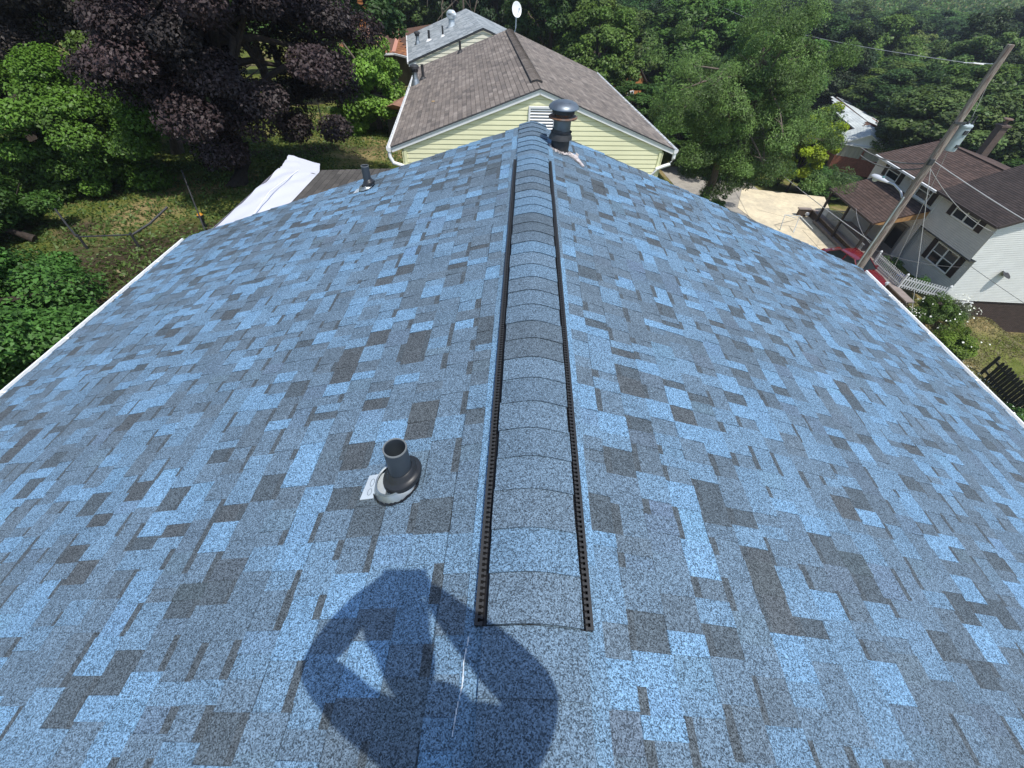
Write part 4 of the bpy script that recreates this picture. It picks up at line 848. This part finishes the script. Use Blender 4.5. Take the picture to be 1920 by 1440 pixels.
mb=MB(); mb.tube([(-3.9,26.4,gz(-5,26.4)+1.2),(-8.4,26.4,gz(-8.4,26.4)+1.22),(-14,26.4,gz(-14,26.4)+1.2)],.018,6); mb.build('top_rail',M_flueb,cf)
gf=empty('black_garden_rail',(-11.5,10.9,-5.3),0,'low black metal rail with two bent arms on the shaded grass','railing')
zz=-5.25
mb=MB(); mb.tube([(-12.55,11.0,zz+.42),(-11.25,11.25,zz+.42)],.022,8); mb.tube([(-12.6,11.0,zz+.42),(-13.2,11.5,zz+.5),(-14.0,12.2,zz+.62)],.028,8); mb.tube([(-11.2,11.25,zz+.42),(-10.9,11.7,zz+.55),(-10.6,12.3,zz+.8)],.03,8); mb.build('rail',M_flueb,gf)
for x_,y_ in((-12.55,11.0),(-11.22,11.25)):
    mb=MB(); mb.tube([(x_,y_,zz+.48),(x_,y_,zz-.1)],.035,8); mb.build('post',M_flueb,gf)
mb=MB(); mb.tube([(-10.2,12.9,-5.35),(-10.2,12.9,-5.0)],.03,8); mb.box((-10.2,12.9,-4.98),(.14,.14,.06)); gl=empty('garden_lantern',(-10.2,12.9,-5.4),0,'little orange topped garden lantern on dark grass','lantern'); mb.build('stand',M_flueb,gl)
mb=MB(); mb.lathe([(.0005,.07),(.06,.055),(.09,.015),(.08,0),(.0005,0)],Matrix.Translation((-10.2,12.9,-4.95)),16); mb.build('top',M_lantern,gl)
mb=MB(); mb.tube([(-9.6,12.0,-5.2),(-10.9,13.9,-4.45),(-11.3,14.5,-4.2)],.022,8); tag(mb.build('leaning_pole',M_flueb),'thin black pole leaning over the lawn beside the orange lantern','pole')
# ================================================================= TREES
def leafmesh(name,P,Nn,size,colr,aspect=.62,mt=None):
    """P (n,3) centres, Nn (n,3) normals, size (n,), colr (n,3): pointed leaf quads"""
    n=len(P); Nn=Nn/np.linalg.norm(Nn,axis=1,keepdims=True)
    rv_=NR.normal(size=(n,3)); T_=np.cross(Nn,rv_); T_/=np.linalg.norm(T_,axis=1,keepdims=True)+1e-9; Bt=np.cross(Nn,T_)
    s_=size[:,None]
    bend=Nn*s_*.18
    V=np.stack([P-T_*s_*.5-bend,P+Bt*s_*.5*aspect+bend*.4-T_*s_*.08,P+T_*s_*.5-bend,P-Bt*s_*.5*aspect+bend*.4-T_*s_*.08],1).reshape(-1,3)
    me=bpy.data.meshes.new(name); me.vertices.add(4*n); me.vertices.foreach_set('co',V.ravel().astype('f'))
    me.loops.add(4*n); me.loops.foreach_set('vertex_index',np.arange(4*n,dtype='i'))
    me.polygons.add(n); me.polygons.foreach_set('loop_start',np.arange(0,4*n,4,dtype='i')); me.polygons.foreach_set('loop_total',np.full(n,4,dtype='i'))
    at=me.color_attributes.new('Col','FLOAT_COLOR','POINT'); c4=np.ones((n,4,4)); c4[:,:,:3]=colr[:,None,:]; at.data.foreach_set('color',c4.ravel().astype('f'))
    me.materials.append(mt or M_leaf); me.update(calc_edges=True); me.validate(); return me
def clumps(center,rad,nc,shell=(.55,1.0),flat=.75,zmin=-.8,lob=.22,seed=0):
    g=np.random.default_rng(seed); d=g.normal(size=(nc*3,3)); d/=np.linalg.norm(d,axis=1,keepdims=True); d=d[d[:,2]>zmin][:nc]
    lobn=np.array([1+lob*mnoise.noise(Vector(tuple(v*1.7+seed)))*2 for v in d])
    rr=g.uniform(shell[0],shell[1],len(d))**.7*lobn
    return np.asarray(center)+d*rr[:,None]*np.asarray(rad),d
def crown(name,cc,dirs,crad,nl,size,base,var=.25,up=.6,aspect=.62,mt=None,flat=.7,hue=(.0,0,0),seed=0,droop=0):
    g=np.random.default_rng(seed+99); nc=len(cc); idx=g.integers(0,nc,nl); cr=crad*g.uniform(.6,1.25,nc)
    d=g.normal(size=(nl,3)); d/=np.linalg.norm(d,axis=1,keepdims=True); rr=g.uniform(.25,1,nl)**.5
    off=d*rr[:,None]*cr[idx][:,None]; off[:,2]*=flat
    if droop: off[:,2]-=droop*np.hypot(off[:,0],off[:,1])**1.3
    P=cc[idx]+off
    Nn=d*.55+dirs[idx]*.35+np.array([0,0,up])+g.normal(size=(nl,3))*.45
    cv=g.uniform(1-var,1+var,nc)[idx]*g.uniform(1-var,1+var,nl); col=np.asarray(base)[None,:]*cv[:,None]
    col=col*(1+np.asarray(hue)[None,:]*g.normal(size=nc)[idx][:,None])
    return leafmesh(name,P,Nn,size*g.uniform(.6,1.35,nl),np.clip(col,.002,.9),aspect,mt)
def limbs(base,top,cc,r0,mat_,parent,nb=16,seed=0,name='trunk',rb=.06,lean=None):
    g=random.Random(seed); mb=MB(); base=Vector(base); top=Vector(top); k=7
    pts=[base.lerp(top,i/k)+Vector((g.uniform(-1,1),g.uniform(-1,1),0))*r0*.6*(i>0) for i in range(k+1)]
    mb.tube(pts,[r0*1.35]+[lerp(r0,r0*.35,i/k) for i in range(1,k+1)],12)
    ids=list(range(len(cc))); g.shuffle(ids)
    for i in ids[:nb]:
        e=Vector(cc[i]); t_=g.uniform(.3,.95); s_=base.lerp(top,t_); m1=s_.lerp(e,.35)+Vector((g.uniform(-.3,.3),g.uniform(-.3,.3),.3)); m2=s_.lerp(e,.7)+Vector((g.uniform(-.3,.3),g.uniform(-.3,.3),.25))
        mb.tube([s_,m1,m2,e],[rb*1.6,rb*1.1,rb*.7,rb*.3],6)
        for _ in range(3):
            f=m2.lerp(e,g.uniform(0,.8)); mb.tube([f,f+Vector((g.uniform(-1,1),g.uniform(-1,1),g.uniform(-.2,.8)))*.8],[rb*.4,rb*.12],4)
    return mb.build(name,mat_,parent)
def tree(name,label,cat,base,h,cen,rad,nc,crad,nl,size,col,seed,bark=M_bark,r0=.22,mt=None,group=None,nb=16,shell=(.45,1.),var=.25,up=.6,aspect=.62,zmin=-.8,hue=(0,0,0),flat=.7,droop=0,lob=.22,rb=.06,topf=.55):
    o=empty(name,base,0,label,cat,group); cc,d=clumps(cen,rad,nc,shell,seed=seed,zmin=zmin,lob=lob)
    me=crown('crown',cc-np.array(base),d,crad,nl,size,col,var,up,aspect,mt,flat,hue,seed,droop)
    c=bpy.data.objects.new('crown',me); COL.objects.link(c); c.parent=o
    limbs(base,(cen[0],cen[1],cen[2]+rad[2]*topf),cc,r0,bark,o,nb,seed,rb=rb)
    return o
PUR=(.034,.016,.017)
tree('purple_maple_tree','large dark purple leaved maple over the shaded lawn and white canopy','tree',(-10.95,16.5,-5.6),9,(-9.6,17.2,-.8),(3.9,4.0,3.4),135,.82,150000,.11,(.048,.034,.033),101,mt=M_leafp,r0=.34,nb=34,up=.9,var=.35,zmin=-.95,hue=(.06,-.02,0),lob=.3,rb=.09)
tree('purple_leaf_tree','purple leaved tree half in shade at the top left corner behind the vine covered shrub','tree',(-18.5,21,-5.6),9,(-17.6,20.6,1.0),(5.2,4.0,5.0),150,1.2,120000,.12,(.046,.036,.028),102,mt=M_leafp,r0=.3,nb=30,up=.9,var=.4,hue=(.08,.06,0),lob=.3,rb=.08)
tree('slender_green_tree','mid green leafy tree with pale bare limbs between the two purple trees','tree',(-15.2,19.8,-5.6),8,(-13.6,19.8,-.2),(2.6,2.4,3.6),70,.7,34000,.13,(.10,.155,.03),103,r0=.2,bark=M_barkl,nb=34,up=.8,var=.4,lob=.35,rb=.07)
tree('vine_covered_shrub','big bright green vine covered shrub at the left edge above the lawn','shrub',(-16.8,15.4,-5.4),4,(-17.0,16.0,-3.6),(4.4,2.3,2.1),150,.7,140000,.11,(.125,.225,.028),104,r0=.10,nb=12,up=1.0,var=.3,zmin=-.95,lob=.22,flat=.6)
tree('leafy_garden_tree','dark green broad leaved tree at the left edge beside the white gutter','tree',(-11.6,6.0,-4.9),3,(-11.9,5.7,-4.35),(2.8,3.0,1.5),150,.6,130000,.10,(.10,.185,.036),105,r0=.12,nb=12,up=1.1,var=.35,zmin=-.5,lob=.15,flat=.6)
tree('leafy_garden_shrub','low green shrub spilling from the left edge onto the brown leaf litter','shrub',(-14.4,11.4,-5.2),2.4,(-16.6,10.8,-4.4),(2.1,2.3,1.2),120,.55,80000,.10,(.08,.16,.03),106,r0=.09,nb=14,up=1.1,var=.35,zmin=-.4,lob=.3)
tree('yellow_green_tree','light yellow green tree between the purple maple and the yellow house','tree',(-7.8,25.5,-6),6,(-8.3,25.8,-3.9),(2.0,2.0,2.2),75,.6,34000,.15,(.16,.25,.035),107,r0=.14,bark=M_barkl,nb=22,up=.8,var=.35,lob=.3)
tree('honey_locust_tree','large feathery green tree right of the yellow house over the road bank','tree',(13.2,31.6,-11.0),12,(13.9,32.2,-5.3),(5.7,5.2,5.2),260,.85,170000,.165,(.115,.185,.042),108,r0=.26,bark=M_barkl,nb=60,up=.7,var=.42,aspect=.28,droop=.45,lob=.4,rb=.07,zmin=-.97,shell=(.35,1.))
tree('bright_maple_sapling','bright yellow green young tree left of the porch roof','tree',(25.0,42.0,-14.1),6,(25.2,41.6,-10.4),(2.0,1.9,3.3),60,.55,24000,.18,(.30,.40,.02),109,r0=.1,nb=14,up=.9,var=.25,lob=.25)
tree('road_edge_tree','dark green tree with thin trunk between the feathery tree and the sapling','tree',(19.6,44,-14.3),9,(20.2,45,-8.2),(4.2,3.4,4.6),90,1.0,34000,.24,(.075,.135,.03),110,r0=.2,nb=20,up=.9,var=.35,lob=.3)
def shrub(label,x,y,rx,ry,rz,nl,size,col,seed,name='shrub',z=None,group=None,grass=False):
    zb=gz(x,y) if z is None else z; o=empty(name,(x,y,zb),0,label,'shrub' if not grass else 'plant',group)
    cc,d=clumps((0,0,rz*.75),(rx,ry,rz),40,(.2,1.),seed=seed,zmin=-.5)
    me=crown('foliage',cc,d,max(.25,min(rx,ry)*.32),nl,size,col,.35,.9,.3 if grass else .6,None,.7,(0,0,0),seed)
    c=bpy.data.objects.new('foliage',me); COL.objects.link(c); c.parent=o
    mb=MB(); g=random.Random(seed)
    for k in range(9): 
        a=g.uniform(0,6.28); mb.tube([Vector((x,y,zb-.05)),Vector((x+rx*.5*math.cos(a),y+ry*.5*math.sin(a),zb+rz*1.1))],[.03,.01],5)
    mb.build('stem',M_bark,o); return o
def blossoms(o,cc,n,rad,size,seed):
    g=np.random.default_rng(seed); d=g.normal(size=(n,3)); d/=np.linalg.norm(d,axis=1,keepdims=True); d[:,2]=abs(d[:,2])
    P=np.asarray(cc)+d*np.asarray(rad)*g.uniform(.85,1.1,(n,1)); me=leafmesh('blossom',P,d+np.array([0,0,.8]),size*g.uniform(.6,1.4,n),np.ones((n,3))*.7,1.,M_flower)
    c=bpy.data.objects.new('blossom',me); COL.objects.link(c); c.parent=o; tag(c,kind='stuff')
o=shrub('round green shrub with white blossoms beside the end of the white picket fence',25.1,21.6,1.05,1.05,1.05,14000,.085,(.10,.19,.03),201,z=-13.95); blossoms(o,(0,0,.9),26,(1.25,1.25,1.3),.11,1)
o=shrub('yellowish green rounded shrub in front of the dark basement wall',24.5,18.9,1.1,1.1,1.0,14000,.085,(.15,.24,.03),202,z=-14.1); blossoms(o,(0,0,.9),14,(1.3,1.3,1.2),.10,2)
o=shrub('low patch of daisies and weeds at the lower end of the retaining wall',23.2,21.9,.7,1.3,.4,5000,.09,(.15,.22,.05),203,z=-13.85); blossoms(o,(0,0,.4),170,(1.5,.9,.5),.09,3)
o=shrub('pale wispy white flowered bush against the white side wall',27.0,22.2,.75,.75,.7,3500,.07,(.20,.24,.13),204,z=-14.1); blossoms(o,(0,0,.8),60,(.9,.9,.9),.09,4)
shrub('small garden bush under the grey lower window behind the picket fence',26.2,24.9,.65,.7,.55,4000,.09,(.10,.19,.03),205,z=-13.7)
shrub('low bush in the shady bed beside the porch door behind the car',25.7,27.3,.7,.6,.5,3500,.09,(.075,.13,.035),206,z=-13.7)
o=shrub('weedy clump of daisies in front of the dark board fence',23.4,13.6,.9,1.5,.45,5000,.10,(.11,.19,.04),207,z=-13.95); blossoms(o,(0,0,.4),60,(1,1.6,.5),.10,5)
shrub('golden dry ornamental grass at the yellow house right corner',7.0,16.9,.9,1.0,1.3,9000,.16,(.22,.19,.06),208,grass=True,z=-8.6,name='ornamental_grass')
shrub('green weedy grass clump at the foot of the feathery tree',15.3,33.3,.9,.9,1.0,7000,.16,(.10,.18,.04),209,grass=True,z=-13.4,name='grass_clump')
for i,(x_,y_,rr,cc_,lb) in enumerate([(27.2,42.6,1.5,(.085,.165,.04),'green bushes directly behind the far porch end'),(21.4,43.6,1.5,(.06,.12,.025),'dark hedge bush at the far edge of the driveway under the road edge tree'),(24.6,43.2,1.6,(.075,.14,.03),'bush at the far right corner of the driveway below the yellow green sapling'),(18.6,43.8,1.5,(.05,.10,.02),'shadowed bush where the road disappears under the feathery tree'),(27.5,41.5,1.6,(.085,.16,.035),'tall leafy bush beyond the porch roof')]):
    shrub(lb,x_,y_,rr,rr*.9,rr*1.0,9000,.15,cc_,220+i)
# ---- woods: prototypes copied as individuals
GRN=[(.088,.158,.030),(.120,.192,.036),(.062,.116,.028),(.130,.178,.044),(.044,.076,.025)]
KN=['deciduous_tree','pale_green_tree','dark_green_tree','light_olive_tree','conifer_tree']
protos=[]
for k in range(5):
    cc,d=clumps((0,0,7.6),(4.0,4.0,4.6) if k<4 else (2.4,2.4,6.2),110,(.72,1.),seed=300+k,zmin=-.6,lob=.26)
    me=crown('crown',cc,d,.95,34000,.30,GRN[k],.30,.8,.62,None,.7,(.06,.02,0),300+k)
    mb=MB(); g=random.Random(k); mb.tube([(0,0,-1.5),(.1,0,3),(0,.1,8),(0,0,11)],[.3,.24,.15,.05],9)
    for i in range(14):
        e=Vector(cc[g.randrange(len(cc))]); s_=Vector((0,0,g.uniform(3,8))); mb.tube([s_,s_.lerp(e,.5)+Vector((0,0,.4)),e],[.09,.06,.02],5)
    mt_=bpy.data.meshes.new('trunk'); mt_.from_pydata(mb.v,[],mb.f); mt_.materials.append(M_bark)
    protos.append((me,mt_))
def wood(k,x,y,h,w,rz,label,group,z=None):
    zb=gz(x,y) if z is None else z
    o=bpy.data.objects.new(KN[k],None); COL.objects.link(o); o.location=(x,y,zb); o.rotation_euler=(0,0,rz); o.scale=(w/8,w/8,h/12.4); tag(o,label,'tree',group)
    for nm,me in zip(('crown','trunk'),protos[k]):
        c=bpy.data.objects.new(nm,me); COL.objects.link(c); c.parent=o
    return o
g=random.Random(77)
near=[ (2,-25,33,3,10,'dark tree behind the top left corner of the yard'),(2,-32,31,3,10,'dark tree at the far left edge behind the vine shrub'),(2,-17.5,34,3,9,'dark tree between the purple crowns in the background'),(0,-22,27,1.5,8,'shaded green tree behind the purple leaved tree at top left'),(2,-12,36,2.5,7,'dark tree directly behind the large purple maple'),
(4,-12.5,66,5,8,'dark conifer straight behind the orange chimney'),(4,-8,62,5.5,7,'dark conifer rising behind the orange roof ridge'),(4,-3.5,57,5,6.5,'dark conifer behind the turbine vent on the grey roof'),(2,-19,60,4,10,'dark leafy tree left of the orange chimney'),(2,-22,46,2,9,'dark tree filling the gap beyond the purple maple'),
(2,2.2,53,1.5,7.5,'dark green tree right behind the satellite dish'),(0,6.2,49,-2.2,7,'mid green tree above the right slope of the brown roof'),(1,4.5,62,0,9,'pale green tree behind the dish tree'),(3,10.5,66,-3,9.5,'olive green tree above the orange brick gable'),(3,16,74,-4,11,'olive willowy tree left of the distant pole'),(0,9.2,42,-6.3,4.6,'small green tree at the eave end of the brown roof'),
(0,28.5,62,-4.5,9.5,'tall green tree right of the feathery tree crown'),(1,24,56,-7.0,8,'light green tree against the feathery tree right side'),(0,27.2,50,-9.5,6,'leafy tree touching the left of the white roof'),(2,21.5,53,-9.5,8,'dark tree low behind the feathery tree'),(2,34,72,-8.5,9,'dark tree directly above the white roof ridge'),(2,53,63,-11,8,'shadowed tree right of the white roofs'),
(0,47,58,-11.5,8.5,'green tree just above the brown ridge left of the transformer'),(2,52,70,-8.8,11,'broad dark tree behind the transformer'),(0,58,62,-9.0,11,'leafy tree behind the upper pole shaft'),(0,50,48,-12,9,'tree crown between transformer and chimney cap'),(1,48,40,-11.2,8,'light green tree right of the brown chimney'),(0,56,48,-9.5,10,'large tree at the right edge above the chimney'),(2,45,46.5,-12.8,7,'dark tree behind the brown chimney'),(0,15.5,47,-9.5,7,'tree in deep shade beneath the feathery crown'),(2,30,43,-13.0,5,'dark small tree behind the porch gable of the brick house')]
for k,x_,y_,zt,w_,lb in near:
    zb=gz(x_,y_); wood(k,x_,y_,zt-zb,w_,g.uniform(0,6.28),lb+'',None,zb)
cnt=0
SECT=[(-14,'left of the orange chimney'),(-9,'behind the orange roof'),(-3,'behind the cream house ridge'),(2,'left of the satellite dish'),(7,'right of the satellite dish'),(12,'above the brown roof right side'),(17,'left of the distant pole'),(23,'above the feathery tree'),(28,'right of the feathery tree'),(32,'above the white roofs'),(37,'left of the pole top'),(42,'behind the pole top'),(99,'right of the pole top')]
KL=['mid green','pale green','dark green','olive','narrow dark conifer']
for ring,(d0,d1,dd,a0,a1) in enumerate([(72,105,9,-22,54),(105,150,11,-4,54),(150,235,14,6,54)]):
    dist=d0
    while dist<d1:
        n=int(R_(a1-a0)*dist/dd)
        for i in range(n):
            az=R_(a0)+R_(a1-a0)*(i+.5+g.uniform(-.35,.35))/n; rr=dist+g.uniform(-.4,.4)*dd; x_,y_=rr*math.sin(az),rr*math.cos(az)
            zb=gz(x_,y_); azd=math.degrees(az)
            if rr<86 and 27<azd<40: continue
            el=[5.6,4.2,3.0][ring] if azd>22 else ([4.8,3.4,2.6][ring] if azd>6 else 1.5)
            tops=1.36-rr*math.tan(R_(el))+g.uniform(-1.5,2.2); h_=min(17,max(8,tops-zb)); zb=tops-h_; k=g.choices(range(5),weights=[4,2,4,2,1 if azd>10 else 3])[0]
            sec=[t_ for a_,t_ in SECT if azd<a_][0]; band=['front','middle','back'][ring]
            wood(k,x_,y_,h_,dd*1.12*g.uniform(.9,1.25),g.uniform(0,6.28),'%s tree, %s rank of woods %s'%(KL[k],band,sec),'woods %s'%sec,zb); cnt+=1
        dist+=dd*.9
print('woods',cnt)
# far wooded hills as one mass
nc=4200; az=NR.uniform(R_(-45),R_(56),nc); rr=np.sqrt(NR.uniform(225**2,620**2,nc)); cx_,cy_=rr*np.sin(az),rr*np.cos(az); cr=NR.uniform(4.5,8.5,nc); cz_=ground(cx_,cy_)+5+NR.uniform(-1.5,3,nc)
n=420000; ix=NR.integers(0,nc,n); d=NR.normal(size=(n,3)); d[:,2]=abs(d[:,2]); d/=np.linalg.norm(d,axis=1,keepdims=True)
P_=np.stack([cx_[ix],cy_[ix],cz_[ix]],1)+d*(cr[ix]*NR.uniform(.8,1.06,n)*(1+.12*np.sin(d[:,0]*9+ix)*np.cos(d[:,1]*8)))[:,None]
base=np.array(GRN)[:4][ix%4]*(NR.uniform(.75,1.3,nc)[ix]*NR.uniform(.8,1.2,n))[:,None]
me=leafmesh('far_woods',P_,d+NR.normal(size=(n,3))*.4,NR.uniform(.6,1.2,n),base,.8)
fo=bpy.data.objects.new('far_woods',me); COL.objects.link(fo); tag(fo,'hazy wooded hillside far beyond the valley','woodland',kind='stuff')
# dead grey branches in front of the conifers
mb=MB(); g=random.Random(5)
for k in range(26):
    x0=-13+g.uniform(0,13); y0=54+g.uniform(0,4); p0=Vector((x0,y0,-1.5+g.uniform(-1,3))); pts=[p0]; d=Vector((g.uniform(-1,1),-.5,g.uniform(-1.2,.3)))
    for j in range(6): d+=Vector((g.uniform(-.5,.5),0,g.uniform(-.5,.3))); pts.append(pts[-1]+d.normalized()*.7)
    mb.tube(pts,[.07,.06,.05,.04,.03,.02,.015],5)
mb.tube([(-6.2,53,-8),(-6.3,53,4)],.09,6); tag(mb.build('bare_branches',M_barkl),'tangle of bare grey branches in front of the dark conifers','branches',kind='stuff')
# small weeds and clover flecks on the lawns
def scatter(name,label,poly,n,size,col,mt,kind='stuff',h=.03,up=.6):
    x0,x1,y0,y1=poly; X=NR.uniform(x0,x1,n); Y=NR.uniform(y0,y1,n); Zz=ground(X,Y)+h
    me=leafmesh(name,np.stack([X,Y,Zz],1),NR.normal(size=(n,3))*.6+np.array([0,0,up]),size*NR.uniform(.5,1.5,n),np.asarray(col)[None,:]*NR.uniform(.6,1.4,(n,1)),.4,mt)
    o=bpy.data.objects.new(name,me); COL.objects.link(o); tag(o,label,'ground cover',kind='stuff')
scatter('lawn_grass','short patchy grass of the left back yard',(-24,-5,5,30),60000,.13,(.11,.15,.035),M_leaf)
scatter('dry_grass','dry yellowed grass beside the brown basement wall',(19,36,8,24),40000,.13,(.26,.24,.10),M_leaf)
scatter('leaf_litter','pale fallen leaves on the left back yard',(-22,-6,6,20),700,.11,(.32,.25,.14),M_leaf)
scatter('daisies','tiny white daisies in the grass beyond the right gutter',(18,25,12,18.6),700,.10,(.8,.8,.7),M_flower,h=.12)
hz=MB(); hz.box((0,180,-5),(1500,1200,70)); ho=hz.build('haze',M_white); ho.data.materials.clear()
HM=bpy.data.materials.new('haze_air'); HM.use_nodes=True; t_=HM.node_tree; t_.nodes.clear(); om=t_.nodes.new('ShaderNodeOutputMaterial'); pv=t_.nodes.new('ShaderNodeVolumePrincipled'); pv.inputs['Color'].default_value=(.80,.88,1,1); pv.inputs['Density'].default_value=.00045; pv.inputs['Anisotropy'].default_value=.2
t_.links.new(pv.outputs[0],om.inputs['Volume']); ho.data.materials.append(HM); tag(ho,kind='stuff')
# ================================================================= PHOTOGRAPHER (only the shadow is in view)
per=empty('person',(.2,-.62,-.05),0,'person standing on the ridge holding a phone, seen only as shadow on shingles','person')
def skinbody(name,nodes,edges,mt,parent,sub=2):
    me=bpy.data.meshes.new(name); me.from_pydata([n_[0] for n_ in nodes],edges,[]); me.materials.append(mt)
    o=bpy.data.objects.new(name,me); COL.objects.link(o)
    sk=o.modifiers.new('skin','SKIN'); sk.use_smooth_shade=True
    for i,n_ in enumerate(nodes): me.skin_vertices[0].data[i].radius=(n_[1],n_[1] if len(n_)<3 else n_[2])
    me.skin_vertices[0].data[0].use_root=True
    s2=o.modifiers.new('sub','SUBSURF'); s2.levels=s2.render_levels=sub
    o.parent=parent; o.matrix_parent_inverse=wmat(parent).inverted(); return o
px,py=.05,-.42
def body():
    n=[((.06,-.54,.55),.14,.11),((.05,-.50,.80),.13,.10),((.03,-.42,1.0),.13,.11),((.0,-.33,1.15),.10,.09),((-.03,-.28,1.22),.06,.06),((-.06,-.22,1.34),.10,.12),((-.07,-.20,1.45),.09,.10),
       ((-.17,-.32,1.12),.07,.07),((-.40,-.18,1.04),.065,.065),((-.25,-.09,1.26),.05,.05),((-.195,-.065,1.35),.03,.036),
       ((.19,-.32,1.12),.09,.09),((.25,-.20,1.06),.095,.09),((.06,-.10,1.27),.055,.055),((.0,-.065,1.35),.03,.036),
       ((-.06,-.50,.48),.10,.10),((-.12,-.42,.2),.075,.075),((-.17,-.48,-.02),.05,.05),((-.18,-.38,-.05),.045,.04),
       ((.18,-.50,.48),.10,.10),((.22,-.42,.2),.075,.075),((.26,-.48,-.04),.05,.05),((.27,-.38,-.07),.045,.04)]
    e=[(0,1),(1,2),(2,3),(3,4),(4,5),(5,6),(3,7),(7,8),(8,9),(9,10),(3,11),(11,12),(12,13),(13,14),(0,15),(15,16),(16,17),(17,18),(0,19),(19,20),(20,21),(21,22)]
    b=len(n)
    for hx,hy,hz,s_ in ((-.195,-.065,1.35,1),(.0,-.065,1.35,-1)):
        hi=10 if s_>0 else 14
        for k in range(4):
            a=(k-1.5)*.018; i0=len(n); n.append(((hx+s_*.02,hy+.02+a*.6,hz+a),.009)); n.append(((hx+s_*.05,hy+.035+a*.6,hz+a+.004),.0085)); n.append(((hx+s_*.07,hy+.03+a*.6,hz+a),.0075)); e+=[(hi,i0),(i0,i0+1),(i0+1,i0+2)]
        i0=len(n); n.append(((hx+s_*.01,hy-.01,hz+.035),.0105)); n.append(((hx+s_*.035,hy-.015,hz+.05),.009)); e+=[(hi,i0),(i0,i0+1)]
    return skinbody('body',n,e,M_cloth,per)
bd=body()
mb=MB(); mb.lathe([(.10,0),(.104,.02),(.10,.07),(.06,.10),(.0005,.11)],Matrix.Translation((-.07,-.20,1.46)),20); mb.build('cap',M_denim,per)
# phone just behind the lens
fwv=Vector(fw); r2v=Vector(r2); d2v=Vector(d2); cv=Vector(CAM)
pc=cv-fwv*.022+d2v*.02; 
mb=MB(); mb.box(pc,(.15,.072,.009),M=Matrix((r2v,d2v,fwv)).transposed()); ph=mb.build('phone',M_black); tag(ph,'black phone held out over the ridge in the person\'s hands','phone')
S.render.engine='CYCLES'
